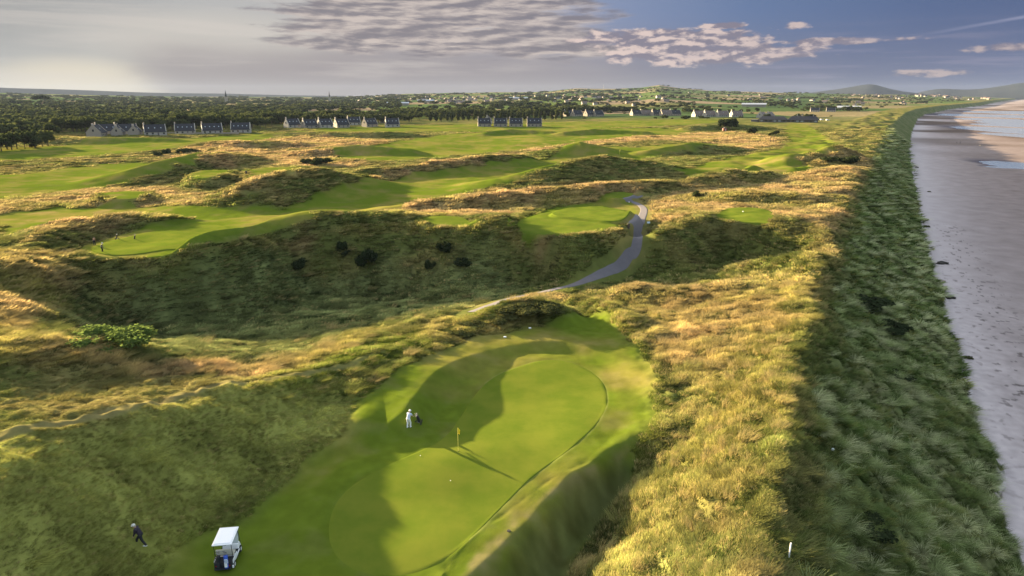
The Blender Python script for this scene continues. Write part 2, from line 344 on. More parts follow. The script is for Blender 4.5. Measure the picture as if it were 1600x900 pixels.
# ------------------------------------------------------------------ coast
foot_px = [(1760,1250),(1640,960),(1590,862),(1560,745),(1522,640),(1500,560),(1475,480),(1453,400),(1440,340),(1430,290),(1422,240),(1425,210),(1434,186),(1445,179.5),(1480,172),(1530,166),(1560,159.5),(1600,154)]
foot = [P(a, b, -10)[:2] for a, b in foot_px]
f0 = foot[0]; f1 = foot[1]
foot = [(f0[0] - (f1[0] - f0[0]) * 30, f0[1] - (f1[1] - f0[1]) * 30)] + foot + [(foot[-1][0] + 9000, foot[-1][1] + 2500)]
def coast_d(X_, Y_):
    best = np.full(X_.shape, 1e9); sg = np.ones(X_.shape)
    for k in range(len(foot) - 1):
        (x0, y0), (x1, y1) = foot[k], foot[k + 1]
        dx, dy = x1 - x0, y1 - y0; L2 = dx * dx + dy * dy
        t = np.clip(((X_ - x0) * dx + (Y_ - y0) * dy) / L2, 0, 1)
        qx = X_ - x0 - t * dx; qy = Y_ - y0 - t * dy; d = np.hypot(qx, qy)
        cr = dx * (Y_ - y0) - dy * (X_ - x0)
        m = d < best; best = np.where(m, d, best); sg = np.where(m, np.sign(cr), sg)
    return best * sg
DC = coast_d(GX, GY)
DN = DC + 1.1 * fbm(GX, GY, 7, 3, 77) * (1 - sst(gr, 600, 1500)) + 1.6 * fbm(GX, GY, 26, 2, 78) * (1 - sst(gr, 600, 1500))
# dune land beside the sea further off is hummocky
hum = np.exp(-((DC - 36) / 34) ** 2) * sst(gr, 170, 300) * (1 - sst(gr, 1100, 1700)) * (DC > 0)
Z0 = Z0 + hum * (2.2 * np.abs(fbm(GX, GY, 34, 3, 91)) * 2 + 1.0 * fbm(GX, GY, 14, 2, 92))

# ------------------------------------------------------------------ far land: slow rise to hills
hill_px = [(-900,145),(-400,145),(0,146.5),(150,148.5),(300,151),(400,151.5),(500,152),(560,151),(640,147),(700,145),(850,143.5),(900,138.5),(960,139.5),(1000,138),(1030,134),(1060,138),(1110,142),(1200,145),(1300,147),(1400,148),(1500,148),(1535,145.5),(1600,144.5),(2000,143),(3000,146)]
ha = np.array([math.atan((p - 800) / 1110) for p, _ in hill_px]); hz = np.array([(148 - q) / 1110 * 4600 / math.cos(math.atan((p - 800) / 1110)) + 28 for p, q in hill_px])
HZ = np.interp(ga, ha, hz)
rise = np.clip((gr - 1000) / 3600, 0, 1); rise = rise ** 1.35
far = HZ * rise * (1 - .6 * sst(gr, 4800, 8000)) + (6 * fbm(GX, GY, 500, 3, 55) + 2.0 * fbm(GX, GY, 160, 2, 56)) * sst(gr, 1200, 2600)
behind = 1 - sst(np.abs(ga), 1.5, 2.2)
far = far * behind
Z0 = Z0 + far * sst(DC, 20, 500)

slope = 0.70
face = -10 + slope * np.maximum(DN, 0)
kk = .55
hmn = np.clip(.5 + .5 * (face - Z0) / kk, 0, 1)
Zs = face * (1 - hmn) + Z0 * hmn - kk * hmn * (1 - hmn)
beach = -10 + np.where(DN < 0, np.maximum(DN * .0075, -.98 + DN * .0007), 0) + .10 * fbm(GX, GY, 40, 3, 60) * sst(-DN, 8, 30)
# tidal pools
pools = [(1592,259,46,15),(1560,262,20,4),(1600,205,60,30),(1575,196,40,12),(1548,187,40,14),(1590,212,30,15),(1510,180,60,18),(1590,176,70,18),(1600,192,60,12)]
pool_m = np.zeros_like(GX)
for a, b, hw, hd in pools:
    x, y, _ = P(a, b, -11.2); s_ = math.hypot(x, y) / 1110
    dx = (GX - x) + 3 * fbm(GX, GY, 22, 3, 61) ; dy = (GY - y)
    q = np.hypot(dx / (hw * s_), dy / (hd * s_ * 6)); pool_m = np.maximum(pool_m, 1 - sst(q, .55, 1.2))
beach = beach - 1.0 * np.clip(pool_m + .25 * fbm(GX, GY, 9, 3, 62) * (pool_m > 0), 0, 1)
Z1 = np.where(DN < 0, beach, Zs)

_pm = P(1592, 259, -11.2)
def rc(x, y):
    x = np.asarray(x, float); y = np.asarray(y, float)
    r = np.clip(np.hypot(x, y), ROW[0], ROW[-1] - 1e-3); a = np.arctan2(x, y); a = np.where(a < COLX[0], a + 2 * math.pi, a)
    i = np.clip(np.searchsorted(ROW, r, side='right') - 1, 0, NR - 2); j = np.clip(np.searchsorted(COLX, a, side='right') - 1, 0, NC - 2)
    return i, j, (r - ROW[i]) / (ROW[i + 1] - ROW[i]), (a - COLX[j]) / (COLX[j + 1] - COLX[j])
def samp(G, x, y):
    i, j, fi, fj = rc(x, y)
    return G[i, j] * (1 - fi) * (1 - fj) + G[i + 1, j] * fi * (1 - fj) + G[i, j + 1] * (1 - fi) * fj + G[i + 1, j + 1] * fi * fj
_st = geo(18, 10500, .003)
def pick(px, py, G=None):
    G = Z1 if G is None else G
    x, y, z = ray(px, py); h = math.hypot(x, y)
    xs = x / h * _st; ys = y / h * _st; zr = CAMH + z / h * _st
    m = np.nonzero(zr < samp(G, xs, ys))[0]
    if len(m) == 0: return (xs[-1], ys[-1])
    k = max(m[0], 1); lo, hi = _st[k - 1], _st[k]
    for _ in range(12):
        md = (lo + hi) / 2
        if CAMH + z / h * md < float(samp(G, x / h * md, y / h * md)): hi = md
        else: lo = md
    return (x / h * hi, y / h * hi)
# ------------------------------------------------------------------ ground cover masks (world polygons)
def chaikin(p, n=2):
    p = np.array(p, float)
    for _ in range(n):
        q = np.roll(p, -1, 0); p = np.stack([.75 * p + .25 * q, .25 * p + .75 * q], 1).reshape(-1, 2)
    return p
def poly_world(px, n=2): return chaikin([pick(a, b) for a, b in px], n)
def sdist(X_, Y_, pw):
    X_ = X_.astype(np.float32); Y_ = Y_.astype(np.float32)
    best = np.full(X_.shape, 1e12, np.float32); ins = np.zeros(X_.shape, bool)
    for k in range(len(pw)):
        x0, y0 = pw[k]; x1, y1 = pw[(k + 1) % len(pw)]; dx, dy = x1 - x0, y1 - y0
        t = np.clip(((X_ - x0) * dx + (Y_ - y0) * dy) / (dx * dx + dy * dy + 1e-9), 0, 1)
        best = np.minimum(best, (X_ - x0 - t * dx) ** 2 + (Y_ - y0 - t * dy) ** 2)
        if abs(dy) > 1e-9: ins ^= ((y0 > Y_) != (y1 > Y_)) & (X_ < dx * (Y_ - y0) / dy + x0)
    d = np.sqrt(best); return np.where(ins, d, -d)
def soft(px, s=1.0, warp=0.0, lam=8.0, val=1.0, out=None, seed=7, n=2):
    pw = poly_world(px, n); m_ = s + warp + 1
    rr = np.hypot(pw[:, 0], pw[:, 1]); aa = np.arctan2(pw[:, 0], pw[:, 1])
    i0, i1 = np.searchsorted(ROW, [max(1.6, rr.min() - m_), rr.max() + m_]); j0, j1 = np.searchsorted(COLX, [aa.min() - m_ / rr.min(), aa.max() + m_ / rr.min()])
    w = (slice(i0, i1), slice(j0, j1)); X_ = GX[w]; Y_ = GY[w]
    d = sdist(X_, Y_, pw)
    if warp: d = d + warp * 2 * fbm(X_, Y_, lam, 3, seed)
    v = sst(d, -s, s) * val
    if out is None: out = np.zeros(GX.shape, np.float32)
    out[w] = np.maximum(out[w], v); return out, d, w

# short mown grass
MOW = np.zeros(GX.shape, np.float32)
g1 = [(850,561),(905,569),(942,595),(950,628),(935,660),(905,690),(868,718),(825,750),(785,790),(745,832),(705,868),(655,893),(600,900),(545,888),(516,850),(518,800),(545,762),(590,735),(640,712),(695,688),(722,650),(740,618),(780,583)]
g2 = [(140,388),(175,377),(225,365),(290,355),(350,350),(383,356),(378,364),(330,376),(270,388),(215,398),(175,400),(150,395)]
FAIR = [
 ([(690,545),(740,528),(800,514),(860,512),(880,490),(925,478),(965,505),(1005,550),(1028,610),(1015,665),(985,705),(930,735),(868,765),(800,815),(740,870),(690,960),(280,960),(240,905),(300,850),(400,790),(470,735),(530,690),(548,640),(590,600),(640,575)], 1.8, 1.3),
 ([(108,392),(150,376),(210,358),(280,345),(340,342),(430,334),(490,332),(500,340),(440,352),(400,368),(330,388),(250,404),(180,404),(140,400)], .5, .3),
 ([(380,346),(430,325),(500,300),(545,285),(620,271),(700,263),(800,250),(870,237),(960,226),(1000,234),(900,250),(830,274),(790,289),(720,301),(640,318),(560,333),(480,335)], 1.0, 1.5),
 ([(786,350),(830,334),(870,322),(930,318),(938,304),(960,297),(992,300),(985,312),(998,330),(975,350),(930,366),(850,369)], .5, .5),
 ([(1040,262),(1130,245),(1210,236),(1232,226),(1222,205),(1232,193),(1262,194),(1296,212),(1330,236),(1260,240),(1235,250),(1330,262),(1240,268),(1120,272)], 1.5, 3),
 ([(500,241),(600,221),(720,208),(860,202),(1060,200),(1090,209),(960,216),(880,226),(820,234),(740,242),(640,250),(560,252)], 2, 4),
 ([(-300,345),(0,335),(120,322),(260,320),(330,326),(420,322),(470,318),(420,338),(300,344),(100,338),(30,352),(-300,372)], 1.5, 3),
 ([(900,725),(985,700),(992,735),(955,800),(905,868),(872,960),(640,960),(700,860),(780,800),(850,745)], .7, .5),
 ([(860,240),(960,232),(1080,222),(1150,226),(1100,236),(1010,240),(900,252)], 1.5, 3),
 ([(-300,236),(0,232),(120,222),(330,214),(440,206),(520,204),(420,216),(300,228),(160,242),(0,254),(-300,262)], 2, 5),
 ([(-300,290),(0,275),(100,262),(200,253),(330,240),(372,240),(300,262),(180,288),(60,304),(0,315),(-300,330)], 1.5, 4),
 ([(290,276),(330,268),(375,270),(340,282),(305,284)], .6, .4), ([(385,268),(455,262),(470,270),(440,280),(385,280)], .6, .4),
 ([(145,310),(170,304),(215,302),(238,306),(225,315),(170,318)], .5, .3),
 ([(480,199),(600,197),(700,195),(850,192),(1000,188),(1130,184),(1160,190),(1050,196),(900,203),(760,206),(600,206),(480,208)], 2, 5),
 ([(650,340),(700,336),(755,343),(745,350),(700,355),(665,350)], .3, .1), ([(1118,334),(1135,324),(1190,325),(1212,334),(1212,349),(1165,349),(1112,342)], .3, .2),
 ([(0,345),(60,330),(140,326),(220,322),(330,325),(430,320),(380,340),(300,338),(200,332),(120,338),(40,362),(0,372)], 1.2, 2.0),
 ([(420,585),(540,545),(640,520),(745,488),(790,478),(780,500),(700,535),(620,560),(560,580),(440,602),(350,615)], 1.0, .9, .48),
]
for f_ in FAIR: soft(f_[0], f_[1], f_[2], 9, f_[3] if len(f_) > 3 else 1.0, MOW)
MOW *= (DN > 14)
GREEN = np.zeros(GX.shape, np.float32)
soft(g1, .12, 0, 1, 1, GREEN, n=3)
_, dg1, wg1 = soft(g1, 3, 0, 1, 1, np.zeros(GX.shape, np.float32), n=3)
soft(g2, .25, 0, 1, 1, GREEN)
# straw coloured seed heads
GOLD = np.zeros(GX.shape, np.float32)
GOLDP = [
 ([(920,470),(1000,445),(1100,440),(1230,430),(1285,400),(1330,300),(1350,262),(1300,262),(1180,275),(1050,290),(1015,315),(1015,345),(1060,350),(1140,330),(1280,350),(1290,390),(1262,500),(1240,600),(1215,700),(1195,800),(1190,960),(840,960),(905,860),(975,770),(1000,700),(1035,640),(1020,560),(960,500)], 2, 3, .62),
 ([(560,335),(640,318),(700,303),(850,293),(940,285),(1060,288),(960,305),(930,318),(860,322),(800,336),(740,338),(640,338)], 2, 3, .8),
 ([(240,240),(330,222),(420,214),(560,214),(640,222),(600,240),(560,258),(500,262),(400,256),(300,262)], 4, 6, .85),
 ([(-200,305),(0,296),(120,290),(200,292),(300,298),(340,308),(300,322),(150,342),(0,345),(-200,350)], 3, 5, .6),
 ([(-200,420),(0,392),(80,392),(130,420),(80,455),(40,500),(60,520),(140,545),(250,568),(400,572),(450,556),(520,528),(590,512),(600,525),(560,548),(460,580),(380,592),(260,590),(120,575),(0,560),(-200,560)], 1.5, 2, .85),
 ([(780,228),(850,217),(1000,213),(1120,205),(1210,212),(1222,228),(1150,236),(1080,218),(960,222),(880,232)], 3, 5, .85),
 ([(1080,265),(1200,245),(1300,240),(1360,250),(1340,275),(1150,285)], 3, 5, .6),
 ([(560,268),(680,254),(800,236),(830,240),(760,256),(660,274),(590,290)], 2, 3, .7),
 ([(330,312),(400,280),(450,265),(520,262),(500,275),(420,290),(360,315)], 2, 3, .5),
 ([(20,380),(60,362),(110,342),(200,332),(290,338),(280,346),(200,346),(110,356),(60,378)], 1, 1.5, .75),
 ([(780,474),(815,460),(868,462),(880,472),(840,472),(790,484)], .6, .8, .9),
 ([(200,404),(300,398),(400,371),(500,351),(620,343),(760,349),(800,360),(900,368),(990,366),(990,380),(880,378),(760,366),(620,352),(500,362),(400,384),(300,412),(200,416)], .8, 1, .55),
]
for px, s, wp, v in GOLDP: soft(px, s, wp, 12, v, GOLD, 19)
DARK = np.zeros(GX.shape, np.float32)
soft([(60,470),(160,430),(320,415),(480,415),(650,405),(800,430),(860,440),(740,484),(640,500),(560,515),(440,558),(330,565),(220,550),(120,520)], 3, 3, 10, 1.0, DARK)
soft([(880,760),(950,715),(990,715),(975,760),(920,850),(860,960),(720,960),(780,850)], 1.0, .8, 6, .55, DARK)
# worn track on the left ridge
track_px = [(-60,696),(0,682),(100,660),(200,640),(270,620),(330,606),(430,590),(480,580),(540,570),(620,540),(680,516),(738,490)]
track = [(*pick(a, b), 0) for a, b in track_px]
def near_line(pts, wmax):
    xs = [p[0] for p in pts]; ys = [p[1] for p in pts]; rr = [math.hypot(x, y) for x, y in zip(xs, ys)]; aa = [math.atan2(x, y) for x, y in zip(xs, ys)]
    m_ = wmax + 1; i0, i1 = np.searchsorted(ROW, [min(rr) - m_, max(rr) + m_]); j0, j1 = np.searchsorted(COLX, [min(aa) - m_ / min(rr), max(aa) + m_ / min(rr)])
    w = (slice(i0, i1), slice(j0, j1)); d, _, _, t = seg_near(GX[w], GY[w], pts); return d, t, w
TRK = np.zeros(GX.shape, np.float32)
d, t, w = near_line(track, 3)
TRK[w] = (1 - sst(d + .8 * fbm(GX[w], GY[w], 3, 2, 70) , .3, .9)) * (1 - sst(t, 7.5, 10))
# asphalt path, centre line and half widths
path_px = [(700,504,1.0),(738,488,1.6),(765,478,1.7),(800,466,1.7),(850,456,1.7),(900,444,1.7),(950,424,1.7),(980,402,1.7),(995,382,1.7),(997,366,1.8),(991,352,2.2),(998,340,2.0),(1006,330,1.6),(1002,322,1.4),(988,315,1.4),(978,311,1.4),(992,307,1.0),(1004,306,.7)]
pth = [(*pick(a, b), hw) for a, b, hw in [(p_[0], p_[1], p_[2] * .60) for p_ in path_px[1:]]]
def catmull(p, n=10):
    p = np.array(p, float); q = np.vstack([2 * p[0] - p[1], p, 2 * p[-1] - p[-2]]); o = []
    for k in range(1, len(q) - 2):
        for s in range(n):
            t = s / n; o.append(.5 * ((2 * q[k]) + (-q[k - 1] + q[k + 1]) * t + (2 * q[k - 1] - 5 * q[k] + 4 * q[k + 1] - q[k + 2]) * t * t + (-q[k - 1] + 3 * q[k] - 3 * q[k + 1] + q[k + 2]) * t ** 3))
    o.append(q[-2]); return np.array(o)
pc = catmull(pth, 8)
PTH = np.zeros(GX.shape, np.float32)
d, t, w = near_line([tuple(p) for p in pc[::2]], 5)
PTH[w] = 1 - sst(d, 2.0, 3.6)

# ------------------------------------------------------------------ relief detail
SMOOTH = np.clip(MOW + GREEN + PTH, 0, 1)
rough = 1 - SMOOTH
land = (DN > 0)
lod = lambda lam: 1 - sst(gr, lam * 60, lam * 160)
Z = Z1.copy()
sea = land * (1 - sst(DN, 15, 22)) 
dune = sst(DN, 2, 14) * (DC < 160)
n6 = fbm(GX, GY, 7.0, 2, 101); n2_ = fbm(GX, GY, 2.4, 2, 102); n1_ = pnoise(GX / .9, GY / .9, 103)
mid_ = sst(gr, 110, 240)
Z += land * (rough * (.55 * n6 * lod(7) * (1 - .5 * DARK) + .42 * n2_ * lod(2.4) + .16 * n1_ * lod(.9)))
Z += land * rough * mid_ * (1 - sst(gr, 900, 1500)) * (.8 * fbm(GX, GY, 42, 3, 104) + .6 * GOLD * np.abs(fbm(GX, GY, 15, 2, 107)))
Z += land * SMOOTH * (1 - GREEN) * (1 - PTH) * (.10 * fbm(GX, GY, 6, 2, 105) + .05 * n2_ * lod(2.4) + .2 * mid_ * fbm(GX, GY, 60, 2, 106))
Z += sea * (.75 * fbm(GX, GY, 4.2, 3, 108) * lod(4.2) + .3 * n1_ * lod(.9))
# collar step round the greens

# raised tees
for px, hh in ((FAIR[11][0], .8), (FAIR[12][0], .7), (FAIR[13][0], .7)):
    o, d_, w_2 = soft(px, 1.2, 0, 1, 1, np.zeros(GX.shape, np.float32)); Z[w_2] += hh * sst(d_, -1.4, .2)
tee_a = [(868,332),(900,327),(950,328),(990,333),(978,346),(958,351),(910,345),(858,340)]
tee_b = [(788,350),(820,341),(858,339),(910,345),(975,352),(945,362),(890,368),(840,366),(800,357)]
for px, hh in ((tee_a, .45),):
    o, d_, w_2 = soft(px, 1.2, 0, 1, 1, np.zeros(GX.shape, np.float32)); Z[w_2] += hh * sst(d_, -.9, .1)
def hz_(x, y): return samp(Z, x, y)
def ground(px, py):
    x, y = pick(px, py, Z); return (x, y, float(hz_(x, y)))

# ------------------------------------------------------------------ colours (albedo of what grows or lies there)
def L3(r, g, b): return np.array([r, g, b], np.float32)
def mixc(a, b, t): return a * (1 - t[..., None]) + b * t[..., None]
fA = fbm(GX, GY, 22, 3, 201); fB = fbm(GX, GY, 6, 3, 202); fC = fbm(GX, GY, 1.5, 2, 203) * lod(1.5); fD = fbm(GX, GY, 70, 3, 204)
COLR = np.ones(GX.shape + (3,), np.float32) * L3(.088, .098, .026)
COLR = mixc(COLR, L3(.165, .135, .050), np.clip(.22 + 1.6 * fA + 1.1 * fB + .6 * fD * (gr > 150) + .18 * mid_, 0, 1) * .8)
gold = mixc(np.ones(GX.shape + (3,), np.float32) * L3(.205, .175, .050), L3(.245, .165, .078), np.clip(.45 + 2.0 * fA + .5 * mid_, 0, 1))
COLR = mixc(COLR, gold, np.clip(GOLD * (1 + 1.1 * fB + .6 * fA), 0, 1))
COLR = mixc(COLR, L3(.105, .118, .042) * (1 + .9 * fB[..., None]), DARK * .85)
grn = np.zeros(GX.shape, np.float32); soft([(-200,690),(0,690),(200,648),(330,612),(430,598),(540,578),(560,620),(545,690),(450,740),(330,830),(240,900),(200,1100),(-400,1100)], 2, 1, 8, 1.0, grn)
COLR = mixc(COLR, L3(.165, .170, .040) * (1 + .9 * fB[..., None] + .5 * fA[..., None]), grn * .85)
soft([(1035,640),(1000,700),(900,880),(860,960),(1150,960),(1120,800),(1120,640),(1080,560)], 3, 3, 8, .8, grn); grn2 = grn * (GX > 0)
COLR = mixc(COLR, L3(.130, .145, .040) * (1 + .8 * fB[..., None]), np.clip(grn2 * (.75 + 1.5 * fA), 0, .9))
mow = mixc(np.ones(GX.shape + (3,), np.float32) * L3(.086, .118, .012), L3(.152, .142, .030), np.clip(.35 + 1.6 * fA + 1.0 * fB, 0, 1))
COLR = mixc(COLR, mow, MOW * (1 - .45 * sst(fB + .5 * fC, .0, .5)))
COLR = mixc(COLR, L3(.070, .092, .014) * (1 + .25 * fB[..., None] + .25 * fC[..., None]), GREEN)
# dark ring of longer collar grass round the near green, worn straw rim on its right bank
ring = np.zeros(GX.shape, np.float32); ring[wg1] = np.exp(-((dg1 + .45) / .35) ** 2); COLR = mixc(COLR, L3(.040, .075, .012), ring * .12)
ring[:] = 0; ring[wg1] = np.exp(-((dg1 + .12) / .12) ** 2); COLR = mixc(COLR, L3(.15, .17, .045), ring * .55 * (GX > -3))
straw, ds_, ws_ = soft([(985,700),(940,722),(860,762),(800,812),(740,868),(690,960),(750,960),(780,850),(850,780),(930,735),(975,715)], .5, .5, 3, .8, None)
COLR = mixc(COLR, L3(.165, .140, .060), np.clip(straw * (1 + 1.2 * fC), 0, 1) * .8)
COLR = mixc(COLR, L3(.17, .135, .065), TRK * .5)
mar = mixc(np.ones(GX.shape + (3,), np.float32) * L3(.085, .105, .036), L3(.17, .16, .078), np.clip(.4 + 1.6 * fB + .9 * fA, 0, 1) * .8)
COLR = mixc(COLR, mar, sea * 1.0)
hol_shade = np.zeros(GX.shape, np.float32); soft([(905,758),(955,725),(988,722),(978,765),(920,840),(870,960),(735,960),(800,880),(850,810)], .8, .6, 5, 1.0, hol_shade)
COLR = mixc(COLR, L3(.066, .076, .028) * (1 + .5 * fC[..., None]), hol_shade * .75)  # hollow grass painted darker and browner to deepen the bank's shade
# land beyond the course: fields
fx = GX * .9 + GY * .25 + 90 * fbm(GX, GY, 700, 2, 210); fy = GY * .9 - GX * .25 + 90 * fbm(GX, GY, 700, 2, 211)
cx_, cy_ = fx / 330, fy / 240
ci = np.floor(cx_ + .35 * np.floor(cy_)).astype(np.int64); cj = np.floor(cy_).astype(np.int64)
hh_ = ((ci * 73856093) ^ (cj * 19349663)) & 1023
pal = np.array([(.060,.095,.028),(.085,.120,.035),(.17,.14,.075),(.055,.085,.03),(.12,.12,.05),(.075,.105,.03),(.20,.155,.10),(.05,.08,.03)], np.float32)
fcol = pal[hh_ % 8] * (1 + .25 * fbm(GX, GY, 60, 2, 212)[..., None])
fe = np.minimum(np.abs((cx_ + .35 * np.floor(cy_)) % 1 - .5), np.abs(cy_ % 1 - .5))
hedge = (np.minimum(.5 - np.abs((cx_ + .35 * np.floor(cy_)) % 1 - .5), .5 - np.abs(cy_ % 1 - .5)) < .02)
farm = sst(gr, 820, 1000) * (DC > 60)
COLR = mixc(COLR, fcol, farm)
# sand: pale dry strip under the dune, damp grey brown flats, wet by the pools
dry = np.exp(-np.maximum(-DN, 0) / (5 + .03 * gr)) 
sandc = mixc(np.ones(GX.shape + (3,), np.float32) * L3(.185, .148, .140), L3(.46, .39, .38), np.clip(dry * 1.25 + .22 * fB, 0, 1))
sandc = mixc(sandc, L3(.115, .085, .072), np.clip(sst(gr, 400, 900) * (.5 + 2 * fbm(GX, GY, 120, 2, 220)), 0, 1))
wrack = sst(fbm(GX + 3 * fbm(GX, GY, 9, 2, 222), GY, 1.6, 3, 221), .26, .4) * np.exp(-((DN + 7) / 5) ** 2) * (gr < 260)
sandc = mixc(sandc, L3(.07, .055, .05), wrack * .8)
sandc = mixc(sandc, L3(.10, .085, .10), np.clip(pool_m * 1.3, 0, 1))
bz = 1 - sst(DN + .8 * fbm(GX, GY, 2.2, 2, 223), .1, .7)
COLR = mixc(COLR, sandc, bz)
COLR = np.clip(COLR * (1 + .22 * fC[..., None]), .004, .8)

# ------------------------------------------------------------------ build the ground mesh
def link(me, name, parent=None, mat=None, kind=None, smooth=False):
    o = bpy.data.objects.new(name, me); C.objects.link(o)
    if mat is not None and not me.materials: me.materials.append(mat)
    if parent is not None: o.parent = parent
    if kind: o['kind'] = kind
    if smooth: me.polygons.foreach_set('use_smooth', np.ones(len(me.polygons), bool))
    return o
def grid_mesh(name, V, nr, nc, wrap=False, extra=None):
    me = bpy.data.meshes.new(name)
    i = np.arange(nr - 1)[:, None]; ncj = nc if wrap else nc - 1; j = np.arange(ncj)[None, :]; j1 = (j + 1) % nc
    q = np.stack(np.broadcast_arrays(i * nc + j, i * nc + j1, (i + 1) * nc + j1, (i + 1) * nc + j), -1).reshape(-1, 4)[:, ::-1]
    me.vertices.add(len(V)); me.vertices.foreach_set('co', V.astype(np.float32).ravel())
    nf = len(q); nl = nf * 4; me.loops.add(nl + (extra or 0)); me.polygons.add(nf + (1 if extra else 0))
    li = q.ravel(); st = np.arange(nf) * 4; tt = np.full(nf, 4)
    if extra: li = np.concatenate([li, np.arange(extra)]); st = np.append(st, nl); tt = np.append(tt, extra)
    me.loops.foreach_set('vertex_index', li.astype(np.int32)); me.polygons.foreach_set('loop_start', st.astype(np.int32))
    me.polygons.foreach_set('use_smooth', np.ones(len(st), bool)); me.update(calc_edges=True); me.validate(); return me
n1c = NC - 1
V = np.stack([GX[:, :-1], GY[:, :-1], Z[:, :-1]], -1).reshape(-1, 3)
gme = grid_mesh('ground', V, NR, n1c, wrap=True, extra=n1c)
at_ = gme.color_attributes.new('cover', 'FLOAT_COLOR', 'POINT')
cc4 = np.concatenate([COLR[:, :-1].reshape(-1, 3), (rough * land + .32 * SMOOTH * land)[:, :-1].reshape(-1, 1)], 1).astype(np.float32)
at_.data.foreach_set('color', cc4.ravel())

def newmat(name):
    m = bpy.data.materials.new(name); m.use_nodes = True; t = NT(m.node_tree)
    return m, t, m.node_tree.nodes['Principled BSDF']
def simple(name, c, rough_=.7, metal=0.0, spec=.3, var=.12, scale=3.0, coat=0.0, emis=None):
    m, t, b = newmat(name)
    tc_ = t.node('ShaderNodeTexCoord')
    n = t.noise(tc_.outputs['Object'], scale, 4, .6)
    t.setin(b.inputs['Base Color'], t.mix(n, (*[max(0, v * (1 - var)) for v in c], 1), (*[min(1, v * (1 + var)) for v in c], 1)))
    b.inputs['Roughness'].default_value = rough_; b.inputs['Metallic'].default_value = metal; b.inputs['Specular IOR Level'].default_value = spec
    b.inputs['Coat Weight'].default_value = coat
    return m
gm, t, b = newmat('ground_cover')
ca = t.node('ShaderNodeAttribute', attribute_name='cover'); geo_ = t.node('ShaderNodeNewGeometry')
pos = geo_.outputs['Position']
nz = t.noise(pos, 1.3, 5, .65); nz2 = t.noise(pos, 9.0, 3, .6); nz3 = t.noise(pos, .35, 3, .5)
f1 = t.m('ADD', t.m('MULTIPLY', nz, .7), t.m('ADD', t.m('MULTIPLY', nz2, .35), t.m('MULTIPLY', nz3, .5)))
colv = t.node('ShaderNodeVectorMath', operation='SCALE'); t.l.new(ca.outputs['Color'], colv.inputs[0]); t.l.new(t.m('ADD', t.m('MULTIPLY', t.m('SUBTRACT', f1, .78), t.m('ADD', t.m('MULTIPLY', ca.outputs['Alpha'], 1.05), .12)), 1.0), colv.inputs['Scale'])
t.l.new(colv.outputs[0], b.inputs['Base Color'])
b.inputs['Roughness'].default_value = 1.0; b.inputs['Specular IOR Level'].default_value = .0
bp = t.node('ShaderNodeBump'); bp.inputs['Distance'].default_value = .10; bp.inputs['Strength'].default_value = .5
nb = t.noise(pos, 2.6, 6, .7); t.l.new(nb, bp.inputs['Height'])
t.l.new(t.m('ADD', t.m('MULTIPLY', ca.outputs['Alpha'], .5), .02), bp.inputs['Strength'])
t.l.new(bp.outputs[0], b.inputs['Normal'])
link(gme, 'ground', mat=gm, kind='structure')

# sea
me = bpy.data.meshes.new('sea'); me.from_pydata([(-200, -3000, -11.12), (10800, -3000, -11.12), (10800, 10800, -11.12), (-200, 10800, -11.12)], [], [(0, 1, 2, 3)])
sm, t, b = newmat('sea_water'); b.inputs['Base Color'].default_value = (.24, .26, .31, 1); b.inputs['Roughness'].default_value = .16
b.inputs['Specular IOR Level'].default_value = 1.0
g_ = t.node('ShaderNodeNewGeometry'); bp = t.node('ShaderNodeBump'); bp.inputs['Strength'].default_value = .6; bp.inputs['Distance'].default_value = .12
t.l.new(t.noise(g_.outputs['Position'], .8, 4, .6), bp.inputs['Height']); t.l.new(bp.outputs[0], b.inputs['Normal'])
link(me, 'water', mat=sm, kind='structure')

# draped sheets: putting greens, tees, path
def drape_fill(name, px, mat, lift=.035, rings=40, n=3, seg=None, world_pts=None):
    pw = poly_world(px, n) if world_pts is None else world_pts
    c = pw.mean(0); m = len(pw); V = []
    for k in range(rings + 1):
        s = (k / rings) ** .8; p = c + (pw - c) * s if k else np.repeat(c[None], m, 0)
        V.append(np.concatenate([p, (hz_(p[:, 0], p[:, 1]) + lift)[:, None]], 1))
    p = c + (pw - c) * 1.012; V.append(np.concatenate([p, (hz_(p[:, 0], p[:, 1]) - .004)[:, None]], 1))
    V = np.array(V).reshape(-1, 3)
    if np.sum(pw[:, 0] * np.roll(pw[:, 1], -1) - pw[:, 1] * np.roll(pw[:, 0], -1)) < 0:
        V = V.reshape(rings + 2, m, 3)[:, ::-1].reshape(-1, 3)
    me = grid_mesh(name, V, rings + 2, m, wrap=True)
    me.flip_normals() if me.polygons[len(me.polygons) // 2].normal.z < 0 else None
    return link(me, name, mat=mat, kind='structure')
